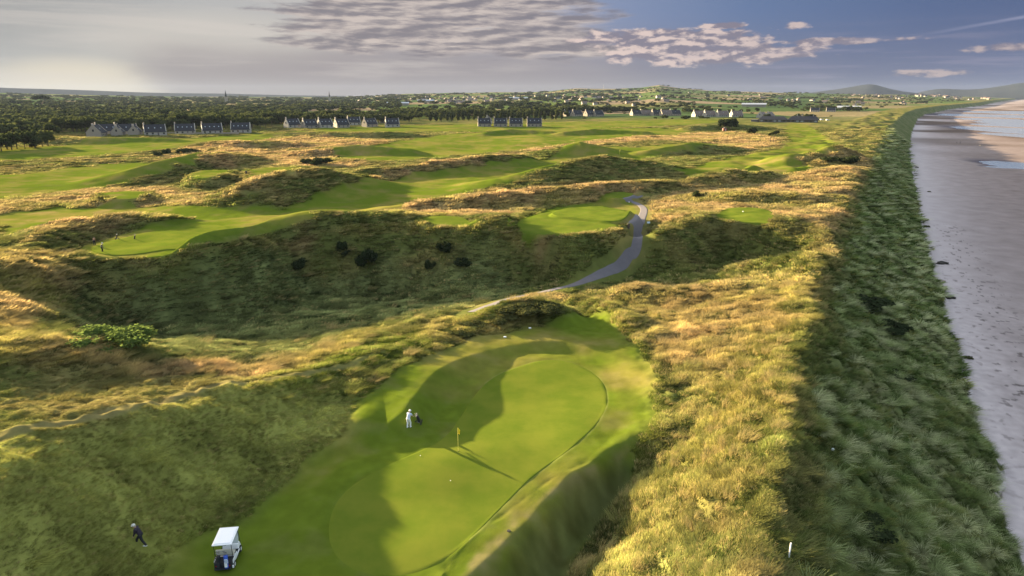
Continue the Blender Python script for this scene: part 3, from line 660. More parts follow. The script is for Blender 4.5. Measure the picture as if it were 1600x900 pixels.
def turf(name, c1, c2, sc=.25):
    m, t, b = newmat(name); g = t.node('ShaderNodeNewGeometry'); p = g.outputs['Position']
    a = t.noise(p, sc, 4, .6); mp = t.node('ShaderNodeMapping'); t.l.new(p, mp.inputs[0]); mp.inputs['Rotation'].default_value = (0, 0, R_(40)); mp.inputs['Scale'].default_value = (1.1, .12, 1); d = t.m('ADD', t.m('MULTIPLY', t.noise(p, 4.0, 4, .75), .6), t.m('MULTIPLY', t.noise(mp.outputs[0], 1.0, 3, .6), .5)); e = t.noise(p, 22.0, 2, .7)
    f = t.m('ADD', t.m('MULTIPLY', t.ss(a, .3, .7), .6), t.m('ADD', t.m('MULTIPLY', d, .25), t.m('MULTIPLY', e, .25)), clamp=True)
    t.l.new(t.mix(f, (*c1, 1), (*c2, 1)), b.inputs['Base Color']); b.inputs['Roughness'].default_value = 1.0; b.inputs['Specular IOR Level'].default_value = .0
    bp = t.node('ShaderNodeBump'); bp.inputs['Distance'].default_value = .02; bp.inputs['Strength'].default_value = .35; t.l.new(t.noise(p, 14, 3, .7), bp.inputs['Height']); t.l.new(bp.outputs[0], b.inputs['Normal'])
    return m
tg = turf('green_turf', (.066, .106, .010), (.124, .142, .019)); tt_ = turf('tee_turf', (.070, .110, .011), (.120, .142, .020), .4)
drape_fill('putting_green', g1, tg, .022); drape_fill('putting_green', g2, turf('far_green_turf', (.066, .106, .010), (.122, .140, .019), .3), .12)
drape_fill('tee', tee_a, tt_, .10); drape_fill('tee', tee_b, tt_, .08); drape_fill('tee', PADS[3][0], tt_, .08); drape_fill('tee', PADS[4][0], tt_, .08); drape_fill('tee', PADS[5][0], tt_, .08)
am, t, b = newmat('path_surface'); g = t.node('ShaderNodeNewGeometry'); p = g.outputs['Position']
f = t.m('ADD', t.m('MULTIPLY', t.noise(p, .6, 5, .7), .6), t.m('MULTIPLY', t.noise(p, 12, 3, .7), .4))
t.l.new(t.mix(f, (.070, .064, .074, 1), (.165, .148, .158, 1)), b.inputs['Base Color']); b.inputs['Roughness'].default_value = .85; b.inputs['Specular IOR Level'].default_value = .2
pv_ = catmull(pth, 24); tan_ = np.gradient(pv_[:, :2], axis=0); tan_ /= np.linalg.norm(tan_, axis=1)[:, None]; nor_ = np.stack([-tan_[:, 1], tan_[:, 0]], 1)
rows_ = []
wob = .12 * pnoise(np.arange(len(pv_)) / 9.0, np.zeros(len(pv_)), 5)
for s in np.linspace(-1, 1, 13):
    q = pv_[:, :2] + nor_ * (pv_[:, 2:3] + wob[:, None]) * s
    rows_.append(np.concatenate([q, (hz_(q[:, 0], q[:, 1]) + (.06 if abs(s) < .99 else -.04))[:, None]], 1))
V = np.array(rows_).reshape(-1, 3); pme = grid_mesh('path', V, 13, len(pv_))
if pme.polygons[len(pme.polygons) // 2].normal.z < 0: pme.flip_normals()
link(pme, 'path', mat=am, kind='structure')
# ------------------------------------------------------------------ long grass: tufts on the ground
rng = np.random.default_rng(4)
def tuft_mesh(name, nb, h, spread, lean, width, droop, seed, bush=0.0):
    r = np.random.default_rng(seed); V = []; Fc = []; tip = []
    for k in range(nb):
        a = r.uniform(0, 2 * math.pi); rad = spread * math.sqrt(r.uniform(0, 1)); bx, by = rad * math.cos(a), rad * math.sin(a)
        hh = h * r.uniform(.55, 1.1); da = a + r.normal(0, .5)
        ox = math.cos(da) * (bush + rad / spread * .5) * hh + lean * hh * r.uniform(.6, 1.3); oy = math.sin(da) * (bush + rad / spread * .5) * hh + r.normal(0, .12) * hh
        w = width * r.uniform(.6, 1.3); fa = r.uniform(0, math.pi); wx, wy = math.cos(fa) * w / 2, math.sin(fa) * w / 2
        b0 = len(V)
        for s, ws in ((0, 1.0), (.5, .85), (1.0, .30)):
            x = bx + ox * s ** 1.5; y = by + oy * s ** 1.5; z = hh * (s - droop * s * s) - .03
            V += [(x - wx * ws, y - wy * ws, z), (x + wx * ws, y + wy * ws, z)]; tip += [s, s]
        Fc += [(b0, b0 + 1, b0 + 3, b0 + 2), (b0 + 2, b0 + 3, b0 + 5, b0 + 4)]
    me = bpy.data.meshes.new(name); me.from_pydata(V, [], Fc)
    t_ = me.attributes.new('tip', 'FLOAT', 'POINT'); t_.data.foreach_set('value', np.array(tip, np.float32)); return me
grm, t, b = newmat('grass_blades'); t.n.remove(b)
out = [n for n in t.n if n.type == 'OUTPUT_MATERIAL'][0]
ai = t.node('ShaderNodeAttribute', attribute_name='tint', attribute_type='INSTANCER'); at2 = t.node('ShaderNodeAttribute', attribute_name='tip')
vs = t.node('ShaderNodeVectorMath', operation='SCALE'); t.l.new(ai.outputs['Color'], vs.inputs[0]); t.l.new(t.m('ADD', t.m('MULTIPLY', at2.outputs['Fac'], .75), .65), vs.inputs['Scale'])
df = t.node('ShaderNodeBsdfDiffuse'); tr = t.node('ShaderNodeBsdfTranslucent'); mx = t.node('ShaderNodeMixShader'); mx.inputs[0].default_value = .38
t.l.new(vs.outputs[0], df.inputs[0]); t.l.new(vs.outputs[0], tr.inputs[0]); t.l.new(df.outputs[0], mx.inputs[1]); t.l.new(tr.outputs[0], mx.inputs[2]); t.l.new(mx.outputs[0], out.inputs[0])
def src_coll(name, meshes, mat):
    c = bpy.data.collections.new(name)
    for k, me in enumerate(meshes):
        if not me.materials: me.materials.append(mat)
        c.objects.link(bpy.data.objects.new(f'{name}_{k:02d}', me))
    return c
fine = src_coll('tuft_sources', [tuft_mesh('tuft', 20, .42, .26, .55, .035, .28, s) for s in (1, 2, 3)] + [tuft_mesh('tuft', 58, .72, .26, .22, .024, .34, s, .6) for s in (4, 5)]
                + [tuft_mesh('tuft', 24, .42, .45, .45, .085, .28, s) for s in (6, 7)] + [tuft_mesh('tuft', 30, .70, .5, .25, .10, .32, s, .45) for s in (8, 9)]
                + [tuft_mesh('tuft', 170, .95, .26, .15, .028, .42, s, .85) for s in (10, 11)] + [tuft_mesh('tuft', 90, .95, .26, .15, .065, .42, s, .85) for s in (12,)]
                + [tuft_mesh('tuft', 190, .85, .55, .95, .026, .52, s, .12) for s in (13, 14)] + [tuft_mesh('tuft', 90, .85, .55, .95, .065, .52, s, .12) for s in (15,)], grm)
def scatter(name, pts, tint, scl, rotz, idx, coll, label=None, cat=None, tilt=None):
    me = bpy.data.meshes.new(name); n = len(pts); me.vertices.add(n); me.vertices.foreach_set('co', pts.astype(np.float32).ravel())
    def A(nm, ty, v):
        a = me.attributes.new(nm, ty, 'POINT'); a.data.foreach_set({'FLOAT_VECTOR': 'vector', 'FLOAT': 'value', 'INT': 'value', 'FLOAT_COLOR': 'color'}[ty], v.ravel())
    rot = np.zeros((n, 3), np.float32); rot[:, 2] = rotz
    if tilt is not None: rot[:, :2] = tilt
    A('rot', 'FLOAT_VECTOR', rot); A('scl', 'FLOAT_VECTOR', scl.astype(np.float32)); A('idx', 'INT', idx.astype(np.int32))
    A('tint', 'FLOAT_COLOR', np.concatenate([tint, np.ones((n, 1))], 1).astype(np.float32))
    o = link(me, name); o['kind'] = 'stuff'
    if label: o['label'] = label
    if cat: o['category'] = cat
    ng = bpy.data.node_groups.new(name + '_nodes', 'GeometryNodeTree')
    ng.interface.new_socket('Geometry', in_out='INPUT', socket_type='NodeSocketGeometry'); ng.interface.new_socket('Geometry', in_out='OUTPUT', socket_type='NodeSocketGeometry')
    N = ng.nodes; Lk = ng.links; gi = N.new('NodeGroupInput'); go = N.new('NodeGroupOutput'); ip = N.new('GeometryNodeInstanceOnPoints'); ci_ = N.new('GeometryNodeCollectionInfo')
    ci_.inputs['Collection'].default_value = coll; ci_.inputs['Separate Children'].default_value = True; ci_.inputs['Reset Children'].default_value = True
    def na(nm, ty):
        q = N.new('GeometryNodeInputNamedAttribute'); q.data_type = ty; q.inputs['Name'].default_value = nm; return [s for s in q.outputs if s.enabled and s.name == 'Attribute'][0]
    e2r = N.new('FunctionNodeEulerToRotation')
    Lk.new(na('rot', 'FLOAT_VECTOR'), e2r.inputs[0]); Lk.new(e2r.outputs[0], ip.inputs['Rotation']); Lk.new(na('scl', 'FLOAT_VECTOR'), ip.inputs['Scale'])
    Lk.new(na('idx', 'INT'), ip.inputs['Instance Index']); ip.inputs['Pick Instance'].default_value = True
    Lk.new(gi.outputs[0], ip.inputs['Points']); Lk.new(ci_.outputs[0], ip.inputs['Instance']); Lk.new(ip.outputs[0], go.inputs[0])
    md = o.modifiers.new('scatter', 'NODES'); md.node_group = ng; return o
CLEAR = [(*ground(221, 853)[:2], .75), (*ground(357, 876)[:2], 1.8), (*ground(210, 853)[:2], .4), (*ground(1232, 876)[:2], .35)]
MK_rough = rough * land; SEAM = sea
allp = []
for r0, r1, dens, sc0, far_ in ((29, 60, 38, 1.0, 0), (60, 100, 22, 1.12, 0), (100, 160, 8.0, 1.5, 1), (160, 330, 1.7, 2.5, 1), (330, 650, .22, 4.2, 1)):
    n = int(dens * R_(84) / 2 * (r1 * r1 - r0 * r0))
    r = np.sqrt(rng.uniform(r0 * r0, r1 * r1, n)); a = rng.uniform(R_(-42), R_(42), n); x = r * np.sin(a); y = r * np.cos(a)
    rg = samp(MK_rough, x, y); se = samp(SEAM, x, y); dn = samp(DN, x, y)
    cl = fbm(x, y, 3.0, 2, 301); cl2 = fbm(x, y, 11, 2, 305)
    keep = (rg > .5) & (dn > .35) & (rng.uniform(0, 1, n) < np.clip(.78 + .9 * cl - .35 * se, .12, 1)) & (rng.uniform(0, 1, n) > .45 * se)
    tk = samp(TRK, x, y); keep &= tk < .2 + .6 * rng.uniform(0, 1, n) ** 2
    for qx, qy, qr in CLEAR: keep &= np.hypot(x - qx, y - qy) > qr
    x, y, se, dn, cl, cl2, r = x[keep], y[keep], se[keep], dn[keep], cl[keep], cl2[keep], r[keep]; n = len(x)
    z = samp(Z, x, y); col = np.stack([samp(COLR[..., k], x, y) for k in range(3)], 1)
    sg = samp(GOLD, x, y); dk = samp(DARK, x, y)
    mar_ = (se + rng.uniform(-.3, .3, n)) > .5
    height = (.6 + .5 * sg + .9 * cl) * (1 - .15 * dk)
    # the slope left of the fairway carries shorter grass
    left = sst(-x, 4, 9) * (1 - sst(y, 56, 66)) * (x < 0); height *= 1 - .74 * left
    s = sc0 * rng.uniform(.75, 1.3, n) * (1 - .35 * left) * np.where(mar_, 1.0 + .5 * np.clip(cl2, -.5, 1), 1.0)
    scl = np.stack([s, s, s * np.where(mar_, 1.0, np.clip(height, .3, 1.6))], 1) if not far_ else np.stack([s, s, np.minimum(s, 2.4) * np.where(mar_, .8, np.clip(height, .3, 1.5)) * .75], 1)
    idx = np.where(mar_, rng.integers(3, 5, n), rng.integers(0, 3, n)) if not far_ else np.where(mar_, rng.integers(7, 9, n), rng.integers(5, 7, n))
    br = rng.uniform(.7, 1.35, n) * (1 + .25 * cl2); col = col * (br * (1 + 1.2 * np.clip(cl, -.6, .8)))[:, None] * 1.15
    gdk = (cl < -.12) & ~mar_ & (left < .5); col = np.where(gdk[:, None], col * np.array([.52, .66, .60]), col); height = np.where(gdk, height * .75, height)
    straw_ = (rng.uniform(0, 1, n) < (.10 + .16 * sg + .06 * mar_)); col = np.where(straw_[:, None], col * .4 + np.array([.34, .26, .11]) * .8, col)
    cs = pnoise(x / 1.7, y / 1.7, 311); col = np.where(mar_[:, None], col * np.array([.65, .8, .58]), col); scl = scl * np.where(mar_, .72, 1.0)[:, None]
    allp.append((np.stack([x, y, z], 1), col, scl, .75 + rng.normal(0, .55, n) + np.where(mar_, rng.uniform(-2, 2, n), 0), idx))
# separate big clumps: domed marram on the seaward face, wind-combed bunches on the sunny side
for r0, r1, dens, sc0, wd in ((29, 70, .62, 1.0, 0), (70, 120, .50, 1.1, 0), (120, 200, .26, 1.35, 1), (200, 380, .085, 2.1, 1), (380, 700, .02, 3.4, 1)):
    n = int(dens * 2.2 * R_(84) / 2 * (r1 * r1 - r0 * r0))
    r = np.sqrt(rng.uniform(r0 * r0, r1 * r1, n)); a = rng.uniform(R_(-42), R_(42), n); x = r * np.sin(a); y = r * np.cos(a)
    rg = samp(MK_rough, x, y); se = samp(SEAM, x, y); dn = samp(DN, x, y); cl = fbm(x, y, 5.0, 2, 331); gd = samp(GOLD, x, y); dk = samp(DARK, x, y); left = sst(-x, 4, 9) * (1 - sst(y, 56, 66)) * (x < 0)
    mar_ = se > .5
    pk = np.where(mar_, .42 + 1.2 * cl, (.30 + .5 * gd + 1.0 * cl) * (1 - .97 * left) * (1 - .35 * dk))
    keep = (rg > .75) & (dn > .6) & (rng.uniform(0, 1, n) < pk) & (samp(TRK, x, y) < .1)
    for qx, qy, qr in CLEAR: keep &= np.hypot(x - qx, y - qy) > qr + .6
    x, y, cl, mar_, gd, dn = x[keep], y[keep], cl[keep], mar_[keep], gd[keep], dn[keep]; n = len(x); z = samp(Z, x, y); col = np.stack([samp(COLR[..., k], x, y) for k in range(3)], 1)
    br = rng.uniform(.75, 1.4, n)
    tm = np.where(rng.uniform(0, 1, (n, 1)) < .5, np.array([[.37, .38, .20]]), np.array([[.23, .27, .11]])) * br[:, None]
    tg_ = col * (1.15 * br)[:, None]; tg_ = np.where((rng.uniform(0, 1, n) < .3 * gd + .08)[:, None], tg_ * .4 + np.array([.25, .19, .08]), tg_)
    s = sc0 * rng.uniform(.6, 1.25, n) * np.where(mar_, 1.02, 1.0); zz = s * np.where(mar_, .9, rng.uniform(.7, 1.15, n)) / (1 if not wd else max(1, sc0 * .75))
    idx = np.where(mar_, rng.integers(9, 11, n), rng.integers(12, 14, n)) if not wd else np.where(mar_, 11, 14)
    allp.append((np.stack([x, y, z], 1), np.where(mar_[:, None], tm, tg_), np.stack([s, s, zz], 1), np.where(mar_, rng.uniform(0, 6.28, n), .75 + rng.normal(0, .4, n)), idx))
cat_ = [np.concatenate([q[k] for q in allp]) for k in range(5)]
print('tufts', len(cat_[0]))
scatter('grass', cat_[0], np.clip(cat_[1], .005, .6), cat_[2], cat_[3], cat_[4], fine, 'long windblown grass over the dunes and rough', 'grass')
# ------------------------------------------------------------------ object helpers
def tag(o, label=None, cat=None, group=None, kind=None):
    if label: o['label'] = label
    if cat: o['category'] = cat
    if group: o['group'] = group
    if kind: o['kind'] = kind
    return o
def empty(name, loc, rz=0.0, s=1.0):
    o = bpy.data.objects.new(name, None); C.objects.link(o); o.location = loc; o.rotation_euler = (0, 0, rz); o.scale = (s, s, s); o.empty_display_size = .3; return o
def copy_tree(o, parent=None):
    c = o.copy(); C.objects.link(c)
    if parent is not None: c.parent = parent
    for ch in [q for q in o.children]: copy_tree(ch, c)
    return c
class MB:
    def __init__(s): s.b = bmesh.new()
    def _m(s, vs, M): bmesh.ops.transform(s.b, matrix=M, verts=vs)
    def box(s, c, d, rot=(0, 0, 0), bev=0.0, taper=None):
        r = bmesh.ops.create_cube(s.b, size=1.0); vs = r['verts']
        for v in vs:
            if taper and v.co.z > 0: v.co.x *= taper[0]; v.co.y *= taper[1]
            v.co = Vector((v.co.x * d[0], v.co.y * d[1], v.co.z * d[2]))
        if bev:
            es = list({e for v in vs for e in v.link_edges}); q = bmesh.ops.bevel(s.b, geom=es, offset=bev, segments=2, affect='EDGES', profile=.6); vs = list({v for f in q['faces'] for v in f.verts} | {v for v in vs if v.is_valid})
        s._m(vs, Matrix.Translation(c) @ Euler(rot).to_matrix().to_4x4()); return s
    def tube(s, pts, rad, seg=10, caps=True):
        pts = [Vector(p) for p in pts]; n = len(pts); rad = rad if isinstance(rad, (list, tuple)) else [rad] * n; rings = []
        for k, p in enumerate(pts):
            d = (pts[min(k + 1, n - 1)] - pts[max(k - 1, 0)]).normalized(); q = d.to_track_quat('Z', 'Y'); ring = []
            for j in range(seg):
                a = 2 * math.pi * j / seg; ring.append(s.b.verts.new(p + q @ Vector((math.cos(a) * rad[k], math.sin(a) * rad[k], 0))))
            rings.append(ring)
        for k in range(n - 1):
            for j in range(seg): s.b.faces.new((rings[k][j], rings[k][(j + 1) % seg], rings[k + 1][(j + 1) % seg], rings[k + 1][j]))
        if caps: s.b.faces.new(rings[0][::-1]); s.b.faces.new(rings[-1])
        return s
    def ball(s, c, r, sc=(1, 1, 1), rot=(0, 0, 0), u=14, v=10):
        q = bmesh.ops.create_uvsphere(s.b, u_segments=u, v_segments=v, radius=1.0)
        s._m(q['verts'], Matrix.Translation(c) @ Euler(rot).to_matrix().to_4x4() @ Matrix.Diagonal((r * sc[0], r * sc[1], r * sc[2], 1))); return s
    def cap(s, a, b, ra, rb, seg=12):            # capsule with different end radii
        s.ball(a, ra, u=seg, v=8); s.ball(b, rb, u=seg, v=8); s.tube([a, b], [ra, rb], seg); return s
    def poly(s, pts, faces):
        vs = [s.b.verts.new(p) for p in pts]
        for f in faces: s.b.faces.new([vs[i] for i in f])
        return s
    def prism(s, prof, y0, y1):                  # profile in x,z pushed along y
        n = len(prof); a = [s.b.verts.new((x, y0, z)) for x, z in prof]; b = [s.b.verts.new((x, y1, z)) for x, z in prof]
        s.b.faces.new(a[::-1]); s.b.faces.new(b)
        for k in range(n): s.b.faces.new((a[k], a[(k + 1) % n], b[(k + 1) % n], b[k]))
        return s
    def build(s, name, mat, parent=None, smooth=False, loc=None):
        bmesh.ops.recalc_face_normals(s.b, faces=s.b.faces); me = bpy.data.meshes.new(name); s.b.to_mesh(me); s.b.free()
        o = link(me, name, parent, mat, smooth=smooth)
        if loc is not None: o.location = loc
        return o

# ------------------------------------------------------------------ foliage
def leafmat(name, c1, c2, trans=.3):
    m, t, b = newmat(name); t.n.remove(b); out = [n for n in t.n if n.type == 'OUTPUT_MATERIAL'][0]
    oi = t.node('ShaderNodeObjectInfo'); g = t.node('ShaderNodeNewGeometry'); tc_ = t.node('ShaderNodeTexCoord')
    n = t.noise(tc_.outputs['Object'], 2.5, 3, .6); f = t.m('ADD', t.m('MULTIPLY', oi.outputs['Random'], .55), t.m('MULTIPLY', t.m('SUBTRACT', n, .25), .9), clamp=True)
    c = t.mix(f, (*c1, 1), (*c2, 1)); df = t.node('ShaderNodeBsdfDiffuse'); tr = t.node('ShaderNodeBsdfTranslucent'); mx = t.node('ShaderNodeMixShader'); mx.inputs[0].default_value = trans
    t.l.new(c, df.inputs[0]); t.l.new(c, tr.inputs[0]); t.l.new(df.outputs[0], mx.inputs[1]); t.l.new(tr.outputs[0], mx.inputs[2]); t.l.new(mx.outputs[0], out.inputs[0]); return m
LF = leafmat('tree_leaves', (.020, .030, .012), (.075, .085, .028))
LD = leafmat('dark_needles', (.018, .028, .013), (.042, .052, .022), .2)
LB = leafmat('bright_leaves', (.075, .120, .030), (.17, .20, .055), .45)
LG = leafmat('gorse_leaves', (.040, .050, .018), (.10, .095, .035), .3)
BK = simple('bark', (.075, .055, .04), .9)
def crown_mesh(name, lobes, nleaf, leaf, seed, core=.72, mat=None):
    r = np.random.default_rng(seed); V = []; Fc = []
    tot = sum(l[3] ** 2 for l in lobes)
    for (cx, cy, cz, rad, sz) in lobes:
        n = int(nleaf * rad * rad / tot)
        d = r.normal(size=(n, 3)); d /= np.linalg.norm(d, axis=1)[:, None]
        rr = rad * r.uniform(.72, 1.08, n) * (1 + .12 * np.sin(5 * d[:, 0] + seed) * np.cos(4 * d[:, 2] + cx * 9))
        p = d * rr[:, None]; p[:, 2] *= sz; p += (cx, cy, cz)
        for k in range(n):
            q = p[k]; u = r.normal(size=3); u /= np.linalg.norm(u); v = np.cross(u, r.normal(size=3)); v /= np.linalg.norm(v); s = leaf * r.uniform(.6, 1.4)
            b0 = len(V); V += [tuple(q + u * s), tuple(q + v * s * .8), tuple(q - u * s), tuple(q - v * s * .8)]; Fc.append((b0, b0 + 1, b0 + 2, b0 + 3))
        # inner mass so the crown is not hollow
        b0 = len(V); m_, k_ = 8, 5
        for i in range(k_ + 1):
            th = math.pi * i / k_
            for j in range(m_):
                ph = 2 * math.pi * j / m_; w = rad * core * (1 + r.normal() * .12)
                V.append((cx + w * math.sin(th) * math.cos(ph), cy + w * math.sin(th) * math.sin(ph), cz + w * sz * math.cos(th)))
        for i in range(k_):
            for j in range(m_): Fc.append((b0 + i * m_ + j, b0 + i * m_ + (j + 1) % m_, b0 + (i + 1) * m_ + (j + 1) % m_, b0 + (i + 1) * m_ + j))
    me = bpy.data.meshes.new(name); me.from_pydata(V, [], Fc); me.materials.append(mat or LF); return me
def lobes_broad(seed, w=1.0, n=9):
    r = np.random.default_rng(seed); L = [(0, 0, .62, .24, 1.0)]
    for k in range(n):
        a = 2 * math.pi * k / n + r.normal() * .3; q = r.uniform(.16, .30) * w; L.append((q * math.cos(a), q * math.sin(a), r.uniform(.38, .80), r.uniform(.13, .22), r.uniform(.8, 1.1)))
    return L
def lobes_tall(seed):
    r = np.random.default_rng(seed); return [(r.normal() * .03, r.normal() * .03, .25 + .65 * k / 6, .17 * (1 - .55 * (k / 6) ** 1.5) + .01, 1.2) for k in range(7)]
def lobes_bush(seed, n=9, flat=.8):
    r = np.random.default_rng(seed); L = []
    for k in range(n):
        a = r.uniform(0, 6.28); q = .42 * math.sqrt(r.uniform(0, 1)); L.append((q * math.cos(a), q * math.sin(a), r.uniform(.12, .42) * (1.3 - q), r.uniform(.11, .25), flat))
    return L
broad = [crown_mesh('crown', lobes_broad(s, w), 620, .045, s) for s, w in ((1, 1), (2, 1.25), (3, .9), (4, 1.35), (5, 1.1))]
tall = [crown_mesh('crown', lobes_tall(s), 480, .035, s) for s in (11, 12, 13)]
low_l = [crown_mesh('crown', lobes_broad(s, w, 6), 150, .085, s, .8) for s, w in ((21, 1.2), (22, 1.5), (23, 1.0), (24, 1.4))]
def trunk_mesh(seed, h=.5, r0=.03):
    m = MB(); r = random.Random(seed); m.tube([(0, 0, -.03), (.01, 0, h * .5), (.02 * r.uniform(-1, 1), .01, h)], [r0, r0 * .75, r0 * .5], 7)
    for k in range(4):
        a = r.uniform(0, 6.28); m.tube([(0, 0, h * (.55 + .1 * k)), (.1 * math.cos(a), .1 * math.sin(a), h * (.8 + .12 * k)), (.2 * math.cos(a), .2 * math.sin(a), h * (1.0 + .14 * k))], [r0 * .5, r0 * .35, r0 * .15], 5)
    me = bpy.data.meshes.new('trunk'); m.b.to_mesh(me); m.b.free(); me.materials.append(BK); return me
trunks = [trunk_mesh(s) for s in (1, 2, 3)]
def tree(name, cme, tme, loc, h, w, label, cat='tree', group=None, rz=0, mat=None):
    o = empty(name, loc, rz); o.scale = (w, w, h); c = link(cme, 'crown' if cat == 'tree' else 'foliage', o)
    if tme: link(tme, 'trunk', o)
    return tag(o, label, cat, group)
rd = random.Random(8)
def at_r(px, r):
    a = math.atan((px - 800) / 1110); x, y = r * math.sin(a), r * math.cos(a); return x, y, float(hz_(x, y))

# near belt of trees: individual
def front(px): return float(np.interp(px, [-80, 0, 60, 70, 130, 400, 430, 640, 660, 880, 900, 1180], [440, 455, 480, 640, 640, 640, 720, 740, 800, 850, 1130, 1180]))
belt = []
for px in np.arange(-60, 62, 9): belt.append((px + rd.uniform(-3, 3), front(px) + rd.uniform(0, 18), rd.uniform(8.5, 11), 'dark leafy tree in the clump at the left edge beside the fairway', 'trees in the left clump'))
for row in range(3):
    for px in np.arange(66 + row * 4, 440, 11.5): belt.append((px + rd.uniform(-4, 4), front(px) + 5 + row * 32 + rd.uniform(-6, 14), rd.uniform(10, 14.5), 'leafy tree at the front of the wood behind the left houses', 'trees at the front of the left wood'))
for row in range(2):
    for px in np.arange(436 + row * 5, 665, 11): belt.append((px + rd.uniform(-4, 4), front(px) + 10 + row * 34 + rd.uniform(-6, 14), rd.uniform(8.5, 12), 'round green tree behind the middle row of houses', 'trees behind the middle houses'))
for row in range(2):
    for px in np.arange(690 + row * 5, 880, 12): belt.append((px + rd.uniform(-3, 3), front(px) + 75 + row * 40 + rd.uniform(0, 10), rd.uniform(10, 13), 'dark tree in the wood behind the tall row of trees', 'trees behind the tall row'))
for px in np.arange(885, 1190, 11.5): belt.append((px + rd.uniform(-4, 4), front(px) + rd.uniform(0, 40), rd.uniform(6.5, 9.5), 'dark tree in the line behind the distant house rows', 'trees behind the distant houses'))
def zone(px, lb, gp):
    if 'left wood' in gp:
        for hi_, nm in ((120, 'left of the cream gabled house'), (170, 'behind the pointed cream gable at far left'), (222, 'behind the slate roofs between the cream gables'), (266, 'behind the leftmost side-on slate house'), (311, 'behind the second side-on slate house'), (354, 'behind the third side-on slate house'), (400, 'behind the fourth side-on slate house'), (999, 'in the gap before the middle houses')):
            if px < hi_: return 'leafy tree at the front of the wood ' + nm, 'wood edge trees ' + nm
    if 'middle houses' in gp:
        for hi_, nm in ((470, 'behind the left end of the middle houses'), (520, 'behind the third middle house'), (570, 'behind the right part of the middle houses'), (620, 'behind the last middle house'), (999, 'between the middle houses and the upright row')):
            if px < hi_: return 'round green tree ' + nm, 'round trees ' + nm
    if 'tall row' in gp:
        for hi_, nm in ((745, 'left of the four slate houses'), (800, 'above the first two of the four slate houses'), (850, 'above the last two of the four slate houses'), (999, 'right of the four slate houses')):
            if px < hi_: return 'dark tree behind the upright row ' + nm, 'dark trees ' + nm
    return lb, gp
belt = [(px, r, h, *zone(px, lb, gp)) for px, r, h, lb, gp in belt]
for px, r, h, lb, gp in belt:
    x, y, z = at_r(px, r); w = h * rd.uniform(.95, 1.35); tree('leafy_tree', rd.choice(broad), rd.choice(trunks), (x, y, z - .3), h, w, lb, 'tree', gp, rd.uniform(0, 6.28))
k = 0
for px in np.arange(672, 905, 8.6):
    x, y, z = at_r(px + rd.uniform(-1.5, 1.5), front(px) - 5 + rd.uniform(0, 12)); h = rd.uniform(10.5, 13.0)
    tree('columnar_tree', rd.choice(tall), rd.choice(trunks), (x, y, z - .3), h, h * rd.uniform(.85, 1.15), 'upright tree in the evenly spaced row beside the houses', 'tree', 'row of upright trees', rd.uniform(0, 6.28))

# far woods as one mass each
far_src = src_coll('wood_sources', low_l, LF)
def wood(name, n, f, label):
    r_ = np.random.default_rng(n + int(f['px'][0]) + 500)
    px = r_.uniform(f['px'][0], f['px'][1], n); u = r_.uniform(0, 1, n); r = f['r'][0] * (f['r'][1] / f['r'][0]) ** u
    if 'front' in f: r = np.maximum(r, np.interp(px, f['front'][0], f['front'][1]))
    a = np.arctan((px - 800) / 1110); x, y = r * np.sin(a), r * np.cos(a)
    keep = samp(DC, x, y) > 90
    if 'dens' in f: keep &= r_.uniform(0, 1, n) < f['dens'](x, y, r, px)
    x, y, r = x[keep], y[keep], r[keep]; n = len(x); z = samp(Z, x, y)
    h = (r_.uniform(.55, 1.3, n) + .5 * fbm(x, y, 90, 2, 409)) * f['h']; w = h * r_.uniform(1.0, 1.7, n) * (1 + r / 5000)
    o = scatter(name, np.stack([x, y, z - .5], 1), np.ones((n, 3)) * .5, np.stack([w, w, h], 1), r_.uniform(0, 6.28, n), r_.integers(0, 4, n), far_src, label, 'woodland'); return o
wood('woodland', 3600, dict(px=(-200, 620), r=(600, 4300), h=9.5, front=([-200, 0, 60, 70, 430, 440, 620], [500, 500, 500, 740, 740, 810, 840]), dens=lambda x, y, r, px: (fbm(x, y, 420, 2, 401) > -.22) * 1.0), 'dense dark woodland stretching from the left edge to the hazy hills')
wood('woodland', 1500, dict(px=(600, 1000), r=(850, 4300), h=10, front=([600, 870, 880, 1000], [840, 930, 1150, 1180]), dens=lambda x, y, r, px: np.where(r < 1150, 1, (fbm(x, y, 300, 2, 402) > -.02) * .8)), 'dark belts of trees around the distant town')
wood('woodland', 1500, dict(px=(1000, 1560), r=(1150, 5000), h=8, dens=lambda x, y, r, px: (fbm(x, y, 260, 2, 403) > .12) * .9), 'scattered copses among the fields at right')
# hedges along field edges
nh = 70000; rh = np.random.default_rng(9); u = rh.uniform(0, 1, nh); r = np.sqrt(u * (4200 ** 2 - 850 ** 2) + 850 ** 2); a = rh.uniform(R_(-34), R_(33), nh); x, y = r * np.sin(a), r * np.cos(a)
hx = x * .9 + y * .25 + 90 * fbm(x, y, 700, 2, 210); hy = y * .9 - x * .25 + 90 * fbm(x, y, 700, 2, 211); hx, hy = hx / 330, hy / 240; qa = np.abs((hx + .35 * np.floor(hy)) % 1 - .5); qb = np.abs(hy % 1 - .5)
keep = ((.5 - qa < .012) | (.5 - qb < .016)) & (samp(DC, x, y) > 90) & (fbm(x, y, 150, 2, 404) > -.28); x, y = x[keep], y[keep]; n = len(x); h = rh.uniform(2.2, 6.5, n)
scatter('hedgerows', np.stack([x, y, samp(Z, x, y) - .3], 1), np.ones((n, 3)) * .5, np.stack([h * 1.9, h * 1.9, h], 1), rh.uniform(0, 6.28, n), rh.integers(0, 4, n), far_src, 'dark hedgerows dividing the distant fields', 'hedge')
print('hedge', n)

